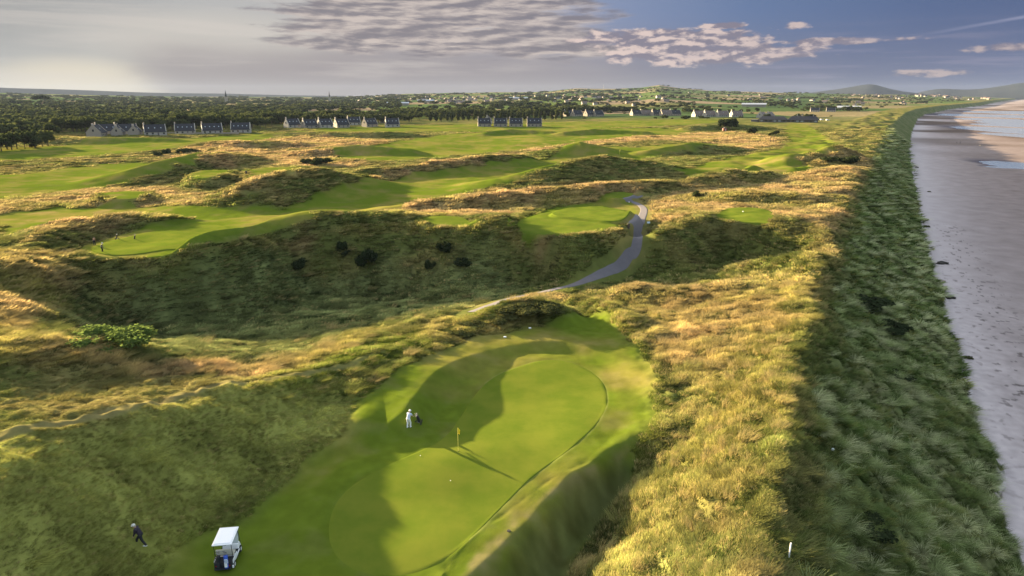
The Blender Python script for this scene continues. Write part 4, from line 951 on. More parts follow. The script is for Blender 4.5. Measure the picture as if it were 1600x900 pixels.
# ------------------------------------------------------------------ single trees and shrubs on the links
def on(px, py, dz=0.0):
    x, y, z = ground(px, py); return (x, y, z + dz)
darkcrown = [crown_mesh('crown', lobes_broad(s, w), 900, .045, s, .75, LD) for s, w in ((31, 1.2), (32, 1.3))]
tree('pine_tree', darkcrown[0], trunks[0], on(1131, 203), 10.5, 11.5, 'dark tree on the left of the close pair beside the small red hut', 'tree')
tree('pine_tree', darkcrown[1], trunks[1], on(1142, 203), 11.0, 10.5, 'dark tree on the right of the close pair beside the small red hut', 'tree', rz=1)
tree('pine_tree', darkcrown[0], trunks[2], on(1174, 210, -1), 7.5, 9, 'compact dark tree between the close pair and the windswept trees', 'tree', rz=2)
wind = crown_mesh('crown', [(.18, 0, .82, .17, .55), (.0, .05, .78, .14, .5), (.32, -.05, .85, .15, .5), (-.12, .0, .70, .10, .5), (.45, 0, .80, .10, .45)], 800, .04, 41, .6, LD)
wtr = MB().tube([(0, 0, -.05), (.03, 0, .3), (.1, 0, .6), (.2, 0, .78)], [.03, .024, .018, .01], 7).tube([(.05, 0, .4), (-.05, 0, .6), (-.12, 0, .7)], [.016, .012, .006], 6)
wme = bpy.data.meshes.new('trunk'); wtr.b.to_mesh(wme); wme.materials.append(BK)
tree('windswept_tree', wind, wme, on(1203, 222), 6.5, 7.0, 'leaning windswept tree with a bare trunk, the left one of two', 'tree')
tree('windswept_tree', wind, wme, on(1208, 223), 7.6, 7.0, 'taller windswept tree with a bare trunk, the right one of two', 'tree', rz=.3)
hut = empty('hut', on(1132, 205)); MB().box((0, 0, 1.1), (3.2, 2.4, 2.2)).build('wall', simple('red_wood', (.28, .08, .05)), hut); MB().prism([(-1.9, 2.2), (1.9, 2.2), (0, 3.0)], -1.4, 1.4).build('roof', simple('hut_roof', (.12, .10, .10)), hut)
MB().box((.4, -1.23, .95), (.9, .06, 1.9)).build('door', simple('hut_door', (.5, .4, .35)), hut); tag(hut, 'small red hut under the pair of dark trees', 'hut')
bushm = [crown_mesh('foliage', lobes_bush(s), 1100, .040, s, .7, LD) for s in (51, 52, 53)]
SH = [(463,417,2.3,2.0,'dark round bush leftmost on the shaded slope of the hollow'),(536,394,1.6,2.2,'small narrow dark bush high on the shaded slope'),(544,400,1.5,1.3,'low dark bush just right of the narrow one on the slope'),
 (575,414,3.0,3.0,'largest dark bush in the middle of the shaded slope'),(697,392,2.2,1.9,'dark bush uppermost on the right of the shaded slope'),(673,419,1.4,2.0,'narrow dark bush between the middle and right ones'),
 (720,414,2.4,1.5,'wide low dark bush on the right of the shaded slope'),(1095,308,2.6,2.0,'dark bush on the rim of the rough right of the path'),(480,257,4.5,2.4,'dark shrub on the left part of the long dark thicket'),(500,257,7.5,2.8,'wide dark shrub forming the middle of the long thicket'),
 (245,243,3.5,2.2,'dark shrub on the left of the thicket in the straw rough'),(262,240,3.5,3.0,'tallest dark shrub in the thicket in the straw rough'),(290,239,8,2.2,'wide flat shrub on the right of the thicket in the straw rough'),
 (48,230,3.2,2.8,'small isolated round bush on the far left fairway'),(1300,252,5.0,2.2,'dark shrub at the left of the mound beyond the right rough'),(1320,252,6.5,2.6,'wide dark shrub at the right of the mound beyond the right rough'),
 (1040,450,1.4,.9,'low scrubby bush right of the path bend'),(1380,515,4.2,1.3,'dark low thicket patch upper part on the seaward slope'),(1355,478,4.5,1.4,'dark low thicket patch running down the seaward slope'),(1400,590,2.4,1.0,'small dark thicket in the seaward marram'),(1360,830,2.0,1.1,'dark leafy bush low on the seaward slope near the bottom')]
for px, py, w, h, lb in SH:
    x, y, z = on(px, py); sc_k = 1.0
    o = tree('bush', rd.choice(bushm), None, (x, y, z - .2), h * 1.9, w * 1.5, lb, 'bush', rz=rd.uniform(0, 6))
br = crown_mesh('foliage', lobes_bush(61, 14, .7), 3600, .024, 61, .62, LB)
x, y, z = on(174, 541); tree('leafy_bush', br, None, (x, y + .6, z - .4), 3.7, 7.4, 'bright yellow-green leafy bush on the near rim of the hollow at left', 'bush')
gb = [crown_mesh('foliage', lobes_bush(s, 12, .7), 2000, .026, s, .7, LG) for s in (71, 72)]
for px, py, w, h, lb in [(812,488,5.0,1.5,'gorse bush covering the left side of the hillock above the green'),(846,486,5.0,1.6,'gorse bush covering the right side of the hillock above the green'),(785,500,3.4,.9,'low gorse at the left foot of the hillock above the green'),(718,520,3.4,.7,'low heathery bush beside the bank left of the hillock'),(742,508,3.2,.8,'small gorse patch between hillock and path end')]:
    x, y, z = on(px, py); tree('gorse_bush', rd.choice(gb), None, (x, y, z - .25), h * 1.7, w * 1.3, lb, 'bush', rz=rd.uniform(0, 6))

# ------------------------------------------------------------------ houses
WH = simple('white_render', (.32, .29, .25), .8); CR = simple('cream_render', (.26, .22, .175), .8); SL = simple('slate_roof', (.034, .035, .042), .85, spec=.08, var=.3, scale=2.0); BR = simple('brown_roof', (.13, .095, .08), .7, var=.3)
GL = simple('window_glass', (.35, .38, .42), .12, spec=.8); DK = simple('dark_glass', (.03, .035, .04), .15, spec=.8); CH = simple('chimney_stone', (.35, .30, .26), .9); ST = simple('garden_stone', (.28, .23, .18), .9)
def house(loc, rz, Ln, Wd, hw, rh_, label, group, nsky=3, wall=None, roof=None, porch=True, gables=True):
    o = empty('house', loc, rz); wall = wall or WH; roof = roof or SL
    m = MB(); a, b_ = Ln / 2, Wd / 2
    m.poly([(-a, -b_, -1.5), (a, -b_, -1.5), (a, b_, -1.5), (-a, b_, -1.5), (-a, -b_, hw), (a, -b_, hw), (a, b_, hw), (-a, b_, hw), (-a, 0, hw + rh_), (a, 0, hw + rh_)],
           [(0, 1, 5, 4), (2, 3, 7, 6), (3, 0, 4, 8, 7), (1, 2, 6, 9, 5)]); m.build('wall', wall, o)
    m = MB(); e = .35; k = rh_ / b_
    for sgn in (-1, 1):
        m.poly([(-a + .02, 0, hw + rh_ + .18), (a - .02, 0, hw + rh_ + .18), (a - .02, sgn * (b_ + e), hw - k * e + .18), (-a + .02, sgn * (b_ + e), hw - k * e + .18),
                (-a + .02, 0, hw + rh_ + .03), (a - .02, 0, hw + rh_ + .03), (a - .02, sgn * (b_ + e), hw - k * e + .03), (-a + .02, sgn * (b_ + e), hw - k * e + .03)],
               [(0, 1, 2, 3), (3, 2, 6, 7), (0, 3, 7, 4), (1, 5, 6, 2), (4, 7, 6, 5)])
    m.build('roof', roof, o)
    for sx2 in (-1, 1):
        if gables:      # parapet coping that stands above the slates at each gable
            m = MB()
            for sgn in (-1, 1): m.poly([(sx2 * (a + .01), 0, hw + rh_ + .5), (sx2 * (a - .5), 0, hw + rh_ + .5), (sx2 * (a - .5), sgn * (b_ + .2), hw + .2), (sx2 * (a + .01), sgn * (b_ + .2), hw + .2),
                                       (sx2 * (a + .01), 0, hw + rh_), (sx2 * (a - .5), 0, hw + rh_), (sx2 * (a - .5), sgn * (b_ + .2), hw - .3), (sx2 * (a + .01), sgn * (b_ + .2), hw - .3)],
                                      [(0, 1, 2, 3), (3, 2, 6, 7), (0, 3, 7, 4), (1, 5, 6, 2)])
            m.build('gable', wall, o)
        w = MB().box((sx2 * (a + .03), 0, hw + rh_ * .3), (.08, 1.1, 1.5)).build('window', DK, o)
    c = MB().box((-a + .5, 0, hw + rh_ + .7), (.8, 1.3, 1.6)); c.build('chimney', CH, o)
    for k2 in range(nsky):
        xx = -a + Ln * (k2 + .8) / (nsky + .6); yy = -b_ * .5; MB().box((xx, yy, hw + rh_ * .5 + .22), (.62, .8, .06), (math.atan2(rh_, b_), 0, 0)).build('skylight', GL, o)
    nw = max(2, int(Ln / 3.2))
    for k2 in range(nw):
        xx = -a + Ln * (k2 + .5) / nw
        if k2 == nw // 2: d_ = MB().box((xx, -b_ - .04, 1.0), (1.0, .08, 2.1)).build('door', simple('door_paint', (.12, .10, .10)) if 'door_paint' not in bpy.data.materials else bpy.data.materials['door_paint'], o)
        else:
            f_ = MB().box((xx, -b_ - .05, 1.35), (1.5, .10, 1.4)).build('window', WH, o); MB().box((0, 0, 0), (1.28, .06, 1.18)).build('pane', DK, f_, loc=(xx, -b_ - .09, 1.35))
    return tag(o, label, 'house', group)
ORD = ['leftmost', 'second', 'third', 'fourth', 'fifth', 'sixth', 'seventh', 'eighth', 'ninth']
def hp(px, py): return on(px, py)
def face(px, extra=0.0): return -math.atan((px - 800) / 1110) + R_(extra)
# left row: two with gable ends to the camera, then four side-on
lh = [(150,213,62,9.5,'cream gabled house at the far left end, its pointed gable facing the course'),(183,212,70,8,'small cream gable next to the far left house'),(212,212,58,8,'cream gabled house right of the wide slate roof at left')]
house(hp(152, 213), face(152, 72), 13, 9.5, 2.8, 5.0, lh[0][4], 'left row of houses', 1, CR)
house(hp(168, 210), face(168, 5), 15, 8.5, 2.8, 4.6, 'house with a wide slate roof behind the two cream gables at far left', 'left row of houses', 3, CR)
house(hp(185, 212), face(185, 78), 9, 7.5, 2.6, 4.0, lh[1][4], 'left row of houses', 1, CR)
house(hp(198, 210), face(198, 8), 15, 8.5, 2.8, 4.8, 'house with slate roof and three bright skylights between cream gables', 'left row of houses', 3, CR)
house(hp(212, 211), face(212, 74), 8, 7.5, 2.6, 3.9, lh[2][4], 'left row of houses', 1, CR)
for k, px in enumerate((243, 290, 332, 377)):
    house(hp(px, (211, 209, 208.5, 207)[k]), face(px, (3, -2, 4, -6)[k]), 14.5, 9, 2.6, 4.8, f'{ORD[k]} of the four side-on slate houses with white gable edges left of the wood'.replace('leftmost of', 'leftmost of'), 'left row of houses', (3, 4, 4, 4)[k])
    w = MB().box((0, 0, .3), (17, .4, 1.4)); 
    if k < 3:
        x, y, z = hp((px + (290, 332, 377, 420)[k]) / 2, 209); wo = w.build('garden_wall', ST, None, loc=(x, y, z)); wo.rotation_euler = (0, 0, face(px)); tag(wo, f'pale garden wall between the {ORD[k]} and {ORD[k+1]} side-on slate houses', 'wall')
for k, (px, py, ex) in enumerate([(457,199,30),(484,200,24),(508,199,26),(534,199,24),(553,195,10),(578,198,34),(613,198,8),(603,192,5)]):
    house(hp(px, py), face(px, ex), 12.5, 8.5, 2.7, 4.9, f'{ORD[k]} slate-roofed house with a cream gable in the middle cluster', 'middle cluster of houses', 3, CR if k % 2 else WH)
for k, px in enumerate((757, 782, 806, 835)):
    house(hp(px, 197.5), face(px, 2), 12.5 + (k == 3) * 1.5, 8.5, 3.0, 4.6, f'{ORD[k]} of the four dark slate houses in the row right of centre', 'row of four slate houses', 3, CR)
house(hp(762, 193), face(762, 80), 9, 8, 3, 4, 'cream house peeping out behind the row of four slate houses', 'row of four slate houses', 1, WH)
for k, px in enumerate((872, 888, 901, 921, 934)): house(hp(px, 181.5), face(px, 40), 15, 9, 2.7, 5.0, f'{ORD[k]} of the five far houses in front of the dark tree belt', 'far houses left of centre right', 1, CR, porch=False)
for k, px in enumerate((994, 1008, 1026, 1040, 1054)): house(hp(px, 180.5), face(px, 30), 16, 9, 2.7, 5.0, f'{ORD[k]} of the five far brown-roofed houses below the tan field', 'far houses below the tan field', 1, CR, BR if k % 2 else SL)
for k, px in enumerate((1091, 1108, 1128, 1150)): house(hp(px, 182.5), face(px, 35), 16, 9.5, 2.7, 5.2, f'{ORD[k]} of the four far brown-roofed houses left of the clubhouse', 'far houses left of the clubhouse', 1, WH, BR)
for k, px in enumerate((1190, 1202)): house(hp(px, 184), face(px, 70), 15, 9, 2.7, 4.6, f'{("left","right")[k]} one of two pale gabled houses behind the clubhouse end', 'houses behind the clubhouse', 1, WH, BR)
for k, px in enumerate((1273, 1298)): house(hp(px, 174.5), face(px, 4), 15, 8, 3.0, 3.6, f'{("left","right")[k]} of two white cottages in the field behind the clubhouse', 'white cottages', 0, WH)
# clubhouse
cb = empty('clubhouse', hp(1232, 191), face(1232, -2)); L_ = 62
MB().box((0, 0, .9), (L_ - 4, 15, 4.6)).build('wall', simple('club_wall', (.10, .09, .085)), cb)
for nm, x0, x1, hh in (('roof', -31, -1, 6.2), ('roof', -1.0, 31, 6.6)):
    MB().poly([(x0, -9, 2.7), (x1, -9, 2.7), (x1, 9, 2.7), (x0, 9, 2.7), (x0 + 4, 0, hh), (x1 - 4, 0, hh)], [(0, 1, 5, 4), (1, 2, 5), (2, 3, 4, 5), (3, 0, 4), (3, 2, 1, 0)]).build(nm, SL, cb)
for xx in np.arange(-27, 28, 4.5): f_ = MB().box((xx, -7.55, 1.6), (2.6, .14, 1.6)).build('window', GL if int(xx) % 2 else DK, cb)
for xx in (8, 13, 24): MB().box((xx, 2, 7.0), (1.0, 1.0, 2.6)).build('chimney', CH, cb)
MB().box((-34, -1, .6), (8, 10, 3.6)).build('side_wing', simple('club_wing', (.08, .075, .08)), cb)
tag(cb, 'long low clubhouse with dark slate roofs beyond the dunes', 'clubhouse')
# parked cars by the clubhouse
TY = simple('tyre', (.02, .02, .02), .9); RIM = simple('rim', (.4, .4, .42), .35, .8)
carw = simple('white_car_paint', (.75, .75, .75), .25, coat=.6)
def car(loc, rz, label, mat):
    o = empty('parked_car', loc, rz)
    MB().prism([(-2.1, .35), (2.1, .35), (2.1, .75), (1.9, .95), (1.1, 1.0), (.5, 1.45), (-1.1, 1.48), (-1.8, 1.0), (-2.1, .9)], -.85, .85).build('body', mat, o)
    MB().prism([(.95, 1.02), (.45, 1.40), (-1.05, 1.42), (-1.55, 1.02)], -.87, .87).build('window', DK, o)
    for sx2 in (-1.3, 1.3):
        for sy2 in (-.82, .82):
            w = MB().tube([(0, -.1, 0), (0, .1, 0)], .33, 16).build('wheel', TY, o, loc=(sx2, sy2, .33)); MB().tube([(0, -.11, 0), (0, .11, 0)], .18, 12).build('rim', RIM, w)
    return tag(o, label, 'car', 'cars by the clubhouse')
car(on(1284, 188, .1), .2, 'white car parked at the right end of the clubhouse', carw); car(on(1293, 188.5, .1), .3, 'second white car, just right of the other by the clubhouse', carw)
# distant town: small white houses
r0 = random.Random(5)
def small_house(wallm, roofm):
    m = MB(); m.box((0, 0, 1.0), (11, 8, 5)); o = m.build('town_house', wallm); MB().prism([(-4.6, 3.4), (4.6, 3.4), (0, 6.6)], -5.8, 5.8).build('roof', roofm, o).rotation_euler = (0, 0, R_(90)); return o
protos = [small_house(WH, SL), small_house(WH, BR), small_house(CR, BR)]
used = set()
spots = [(r0.gauss(730, 55), r0.uniform(1900, 3000)) for _ in range(70)] + [(r0.gauss(925, 45), r0.uniform(1500, 2600)) for _ in range(38)] + [(r0.uniform(560, 1100), r0.uniform(1800, 3400)) for _ in range(18)] + [(r0.uniform(1100, 1420), r0.uniform(1800, 3600)) for _ in range(24)] + [(r0.uniform(1330, 1420), r0.uniform(3500, 4300)) for _ in range(25)]
for k, (px, r) in enumerate(spots):
    x, y, z = at_r(px, r); q = k % 3
    if q not in used: o = protos[q]; used.add(q)
    else: o = copy_tree(protos[q])
    s = r0.uniform(.75, 1.25); o.location = (x, y, z); o.rotation_euler = (0, 0, r0.uniform(0, 3.1)); o.scale = (s, s, s)
    tag(o, 'tiny pale house of the distant town beyond the tree belts', 'house', 'houses of the distant town')
for k in range(46):
    px = r0.uniform(1430, 1600); r = r0.uniform(4300, 5600); a = math.atan((px - 800) / 1110); x, y = r * math.sin(a), r * math.cos(a)
    if float(samp(DC, x, y)) < 60: continue
    o = copy_tree(protos[k % 3]); s = r0.uniform(1.2, 2.0); o.location = (x, y, float(hz_(x, y))); o.rotation_euler = (0, 0, r0.uniform(0, 3.1)); o.scale = (s, s, s)
    tag(o, 'tiny pale house of the village above the far end of the beach', 'house', 'houses above the far beach')
SHD = simple('shed_roof', (.42, .43, .46), .6)
for px, r, w, lb in ((621, 1750, 52, 'long pale roofed shed among the woods left of the town'), (665, 2000, 45, 'pale shed at the left edge of the distant town'), (810, 2300, 60, 'long pale shed roof above the town'), (1180, 1650, 50, 'long low farm shed in the fields'), (1330, 1500, 40, 'low farm building beside the hedges at right')):
    x, y, z = at_r(px, r); o = empty('farm_shed', (x, y, z), face(px)); MB().box((0, 0, 2), (w, 20, 6)).build('wall', CR, o); MB().prism([(-11, 5), (11, 5), (0, 8)], -w / 2 - 1, w / 2 + 1).build('roof', SHD, o).rotation_euler = (0, 0, R_(90)); tag(o, lb, 'shed')
# spires and a mast on the skyline
for nm, px, r, h, w, lb in (('church_spire', 352, 2200, 34, 3.2, 'thin church spire rising from the left wood'), ('church_spire', 514, 2500, 34, 3.0, 'thin distant spire above the middle wood')):
    x, y, z = at_r(px, r); o = empty(nm, (x, y, z)); MB().box((0, 0, h * .3), (w * 2, w * 2, h * .6)).build('tower', CR, o); MB().tube([(0, 0, h * .6), (0, 0, h * 1.15)], [w, .1], 8).build('spire', SL, o); tag(o, lb, 'church')
x, y, z = at_r(943, 4400); MB().tube([(0, 0, -2), (0, 0, 32)], [1.2, .5], 6).build('radio_mast', simple('mast_steel', (.2, .2, .2)), loc=(x, y, z)); tag(bpy.data.objects['radio_mast'], 'slender radio mast on the left shoulder of the hill', 'mast')
flat = crown_mesh('crown', [(0, 0, .85, .3, .3), (.25, .1, .8, .25, .3), (-.3, 0, .8, .25, .3)], 300, .06, 81, .8, LD)
x, y, z = at_r(61, 1500); tree('flat_topped_tree', flat, trunks[1], (x, y, z), 27, 27, 'flat-topped tree standing above the left wood', 'tree')
# mountains
def mountain(name, prof, r, label, fade_=.85):
    V = []; n = len(prof); xs = np.linspace(0, n - 1, 160); pxs = np.interp(xs, range(n), [p[0] for p in prof]); ys = np.interp(xs, range(n), [p[1] for p in prof]); ys = np.convolve(np.pad(ys, 12, mode='edge'), np.ones(25) / 25, 'valid'); ys = 148 - (148 - ys) * fade_; ys = ys - .35 * np.abs(fbm(xs * 1.0, xs * 0, 3, 3, 7)) * (148 - ys > 1)
    rows = []
    for t_, hk in ((-1000, 0), (-600, .45), (-250, .85), (0, 1), (350, .6), (900, 0)):
        a = np.arctan((pxs - 800) / 1110); hgt = (148 - ys) / 1110 * r / np.cos(a) + 30 + 12; zz = -12 + hgt * hk + (5 * fbm(pxs * 1.5, np.full(160, t_ / 50.), 60, 2, 9) if 0 < hk < 1 else 0); rows.append(np.stack([(r + t_) * np.sin(a), (r + t_) * np.cos(a), zz], 1))
    me = grid_mesh(name, np.array(rows).reshape(-1, 3), 6, 160); o = link(me, name, mat=MTN, kind='structure'); o['label'] = label; return o
MTN = simple('mountain_heath', (.030, .036, .044), 1.0, spec=0.0, var=.3, scale=.002)
mountain('hills', [(1235,148),(1270,144),(1295,141.5),(1315,139),(1335,135.5),(1350,133.5),(1362,132.5),(1375,136),(1390,140),(1410,143),(1440,147),(1450,148)], 8000, 'blue mountain on the horizon')
mountain('hills', [(-700,141),(-300,139.5),(0,139.5),(40,140.5),(100,141),(170,143),(260,146),(330,145.5),(400,147.5),(470,149),(540,150)], 7500, 'long low hazy hills behind the left wood')
mountain('hills', [(1420,148),(1440,144),(1465,139.5),(1490,141),(1520,142),(1550,139),(1575,136),(1595,133.5),(1620,134),(1700,140),(1800,147)], 8600, 'fainter blue mountains at right')

# ------------------------------------------------------------------ haze
hb = MB().box((0, 0, 75), (22600, 22600, 182)).build('haze', None)
hb.data.materials.clear(); hm = bpy.data.materials.new('haze'); hm.use_nodes = True; hn = NT(hm.node_tree); hn.n.clear(); ho = hn.node('ShaderNodeOutputMaterial'); pvol = hn.node('ShaderNodeVolumePrincipled')
pvol.inputs['Color'].default_value = (.19, .24, .36, 1); pvol.inputs['Density'].default_value = 3.6e-5; pvol.inputs['Anisotropy'].default_value = .12; hn.l.new(pvol.outputs[0], ho.inputs['Volume']); hb.data.materials.append(hm); hb['kind'] = 'stuff'; hm.cycles.volume_sampling = 'DISTANCE'; hm.cycles.homogeneous_volume = True
# ------------------------------------------------------------------ people
SKIN = simple('skin', (.42, .26, .19), .55); 
def cloth(n, c, r=.85): return simple(n, c, r, var=.18, scale=9)
def fuse(mb, name, mat, parent, vox=.011, sub=0):
    """weld overlapping limbs into one continuous skin"""
    me = bpy.data.meshes.new(name); mb.b.to_mesh(me); mb.b.free(); o = bpy.data.objects.new(name, me); C.objects.link(o)
    m = o.modifiers.new('r', 'REMESH'); m.mode = 'VOXEL'; m.voxel_size = vox; m.use_smooth_shade = True
    s = o.modifiers.new('s', 'SMOOTH'); s.iterations = 3; s.factor = .5
    dg = bpy.context.evaluated_depsgraph_get(); nm = bpy.data.meshes.new_from_object(o.evaluated_get(dg)); nm.name = name
    bpy.data.objects.remove(o); bpy.data.meshes.remove(me); nm.materials.clear(); return link(nm, name, parent, mat, smooth=True)
def V3(*a): return Vector(a)
def person(loc, rz, J, mats, label, group=None, hat='cap', hair=(.35, .33, .30)):
    """J: joints in the figure's own frame, x right, y forward, z up"""
    o = empty('person', loc, rz); g = {k: Vector(v) for k, v in J.items()}
    hd = g['head']; nk = g['neck']; ch = g['chest']; pv = g['pelvis']; fw = (g.get('look', V3(0, 1, -.2))).normalized(); up = (hd - nk).normalized()
    sd = fw.cross(up).normalized(); fw = up.cross(sd).normalized()
    m = MB()
    m.ball(hd, .098, (1, 1, 1)); m.ball(hd + up * .035, .100, (.86, 1.0, 1.02)); m.ball(hd + fw * .03 - up * .055, .072); m.ball(hd + fw * .105 - up * .01, .020, (1, 1.2, 1.3)); m.ball(hd + fw * .088 - up * .055, .024, (1.3, .7, .5)); m.ball(hd + fw * .07 - up * .10, .032)
    for s in (-1, 1):
        m.ball(hd + sd * s * .094 - up * .01, .026, (.5, .9, 1.3)); m.ball(hd + sd * s * .034 + fw * .088 + up * .018, .014)
    m.cap(nk - up * .04, hd - up * .06, .062, .055)
    m.cap(pv, ch, .135, .150); m.cap(ch, nk - (nk - ch) * .25, .14, .075); m.ball(pv, .15, (1.1, .85, .8))
    for s, q in ((-1, 'l'), (1, 'r')):
        sh, eb, wr = g[q + 'sh'], g[q + 'el'], g[q + 'wr']; hp_, kn, an = g[q + 'hip'], g[q + 'kn'], g[q + 'an']
        m.cap(nk - (nk - ch) * .3, sh, .07, .068); m.cap(ch, sh, .10, .066); m.cap(sh, eb, .055, .042); m.cap(eb, wr, .043, .028)
        m.cap(pv, hp_, .11, .098); m.cap(hp_, kn, .092, .060); m.cap(kn, an + V3(0, 0, .02), .060, .042)
        # hand: palm, four unequal bent fingers, thumb from the side
        d = (wr - eb).normalized(); hdir = (d + V3(0, .25, -.35)).normalized(); hs = hdir.cross(V3(0, 1, .2)).normalized(); hn_ = hs.cross(hdir).normalized(); pc_ = wr + hdir * .085
        m.cap(wr, pc_, .027, .034); m.ball(wr + hdir * .055, .038, (1.0, .55, 1.15))
        for f, (off, ln) in enumerate(((-.030, .062), (-.010, .072), (.010, .068), (.029, .055))):
            a0 = pc_ + hs * off; a1 = a0 + hdir * ln * .55 + hn_ * .008; a2 = a1 + hdir * ln * .35 + hn_ * .028; m.cap(a0, a1, .0105, .0095, 8); m.cap(a1, a2, .0095, .008, 8)
        t0 = wr + hdir * .03 - hs * .03 * s; t1 = t0 - hs * .03 * s + hdir * .03 + hn_ * .012; m.cap(t0, t1, .0125, .011, 8); m.cap(t1, t1 + hdir * .03 + hn_ * .01, .011, .009, 8)
    fuse(m, 'body', SKIN, o)
    m = MB(); m.cap(pv + (ch - pv) * .05, ch, .155, .172); m.cap(ch, nk - (nk - ch) * .22, .16, .09); m.ball(pv + (ch - pv) * .12, .168, (1.1, .9, .6))
    for q in 'lr':
        sh, eb, wr = g[q + 'sh'], g[q + 'el'], g[q + 'wr']; m.cap(nk - (nk - ch) * .3, sh, .085, .084); m.cap(ch, sh, .12, .083)
        if mats.get('long'): m.cap(sh, eb, .078, .060); m.cap(eb, eb + (wr - eb) * .9, .060, .044)
        else: m.cap(sh, sh + (eb - sh) * .75, .078, .072)
    fuse(m, 'shirt', mats['shirt'], o, .016)
    m = MB(); m.ball(pv, .172, (1.12, .92, .82)); m.cap(pv, pv + (ch - pv) * .16, .16, .152)
    for q in 'lr':
        hp_, kn, an = g[q + 'hip'], g[q + 'kn'], g[q + 'an']; m.cap(pv, hp_, .13, .118); m.cap(hp_, kn, .112, .082); m.cap(kn, an + V3(0, 0, .03), .080, .066)
    fuse(m, 'trousers', mats['trousers'], o, .016)
    for q in 'lr':
        an = g[q + 'an']; fd = g.get(q + 'fd', V3(0, 1, 0)).normalized(); m = MB(); m.cap(an - V3(0, 0, .035) - fd * .04, an - V3(0, 0, .035) + fd * .08, .045, .045); m.cap(an - V3(0, 0, .04) + fd * .08, an - V3(0, 0, .045) + fd * .17, .044, .034); m.box(an - V3(0, 0, .073) + fd * .06, (.085, .085, .02))
        fuse(m, 'shoe', mats['shoes'], o, .010)
    if hat == 'cap':
        m = MB(); m.ball(hd + up * .055, .112, (1, 1.05, .82)); m.ball(hd + up * .045 + fw * .11, .075, (1.0, 1.15, .12)); fuse(m, 'cap', mats['hat'], o, .009)
        m = MB(); m.ball(hd + up * .0 - fw * .02, .104, (1, .95, .75)); fuse(m, 'hair', cloth('hair', hair), o, .010)
    else:
        m = MB(); m.ball(hd + up * .045 - fw * .012, .113, (.97, 1.0, .88)); fuse(m, 'hair', mats['hat'], o, .010)
    return tag(o, label, 'person', group)
def pose(lean=.0, stride=.0, arms='down', side=0.0, bend=0.0, hip=.92, hands=None, look=(0, 1, -.25)):
    """lean: forward metres at the shoulders, stride: half step length"""
    L = 1.0; J = {}
    pv = V3(0, -lean * .25, hip - abs(stride) * .12); tor = V3(side, lean, 0); hlen = math.sqrt(max(.05, .50 ** 2 - lean ** 2 - side ** 2))
    sh = pv + V3(side, lean, hlen); ch = pv + (sh - pv) * .68; nk = sh + (sh - pv).normalized() * .035; hd = nk + ((sh - pv).normalized() * .6 + V3(0, .25, .5)).normalized() * .175
    lat = V3(1, 0, 0)
    J.update(pelvis=pv, chest=ch, neck=nk, head=hd, look=V3(*look))
    for s, q in ((-1, 'l'), (1, 'r')):
        J[q + 'sh'] = sh + lat * s * .19 - (sh - pv).normalized() * .02; J[q + 'hip'] = pv + V3(s * .10, 0, -.04)
        st = stride * s; an = V3(s * (.10 + abs(side) * .1), st, .085); J[q + 'an'] = an; hp_ = J[q + 'hip']; mid = (hp_ + an) / 2; J[q + 'kn'] = mid + V3(0, .05 + bend + (.06 if st > 0 else .0), .0)
    h = hands or ((-.22, .12 + lean, .80), (.22, .12 + lean, .80))
    for s, q, hpnt in ((-1, 'l', h[0]), (1, 'r', h[1])):
        w = V3(*hpnt); a = J[q + 'sh']; v = w - a; 
        if v.length > .54: w = a + v.normalized() * .54
        J[q + 'wr'] = w; J[q + 'el'] = (a + w) / 2 + V3(s * .05, -.05, -.04) * (1.6 - v.length / .45 if v.length < .54 else .5)
    return J
white = cloth('white_cotton', (.72, .72, .74)); pale = cloth('pale_blue_cotton', (.50, .55, .72)); black = cloth('black_cloth', (.018, .018, .022)); navy = cloth('dark_jersey', (.030, .022, .035)); brown = cloth('brown_jersey', (.20, .10, .05)); khaki = cloth('khaki_cloth', (.16, .13, .09)); grey = cloth('grey_cloth', (.12, .12, .13)); dsh = cloth('white_leather', (.6, .6, .6), .5)
STL = simple('steel', (.5, .5, .52), .25, 1.0); RUB = simple('black_rubber', (.02, .02, .02), .8); PLK = simple('black_nylon', (.025, .025, .03), .7)
def bag_mesh(parent, matb, matt, clubs=5, z0=0.0):
    MB().tube([(0, 0, z0), (0, 0, z0 + .05), (0, 0, z0 + .80), (0, 0, z0 + .84)], [.10, .125, .13, .14], 16).build('bag_body', matb, parent, smooth=True)
    MB().box((0, .12, z0 + .28), (.17, .09, .34), bev=.02).build('pocket', matt, parent); MB().tube([(0, -.12, z0 + .2), (0, -.22, z0 + .45), (0, -.13, z0 + .72)], .015, 8).build('strap', matt, parent)
    r = random.Random(clubs)
    for k in range(clubs):
        a = 6.28 * k / clubs; p = V3(.07 * math.cos(a), .07 * math.sin(a), z0 + .8); q = p + V3(.02 * math.cos(a), .02 * math.sin(a), .22 + r.uniform(0, .12))
        c = MB().tube([p, q], .006, 6).build('club', STL, parent); MB().ball(q + V3(.02, 0, .01), .034, (1.3, .8, .7)).build('club_head', STL if k % 2 else PLK, c)
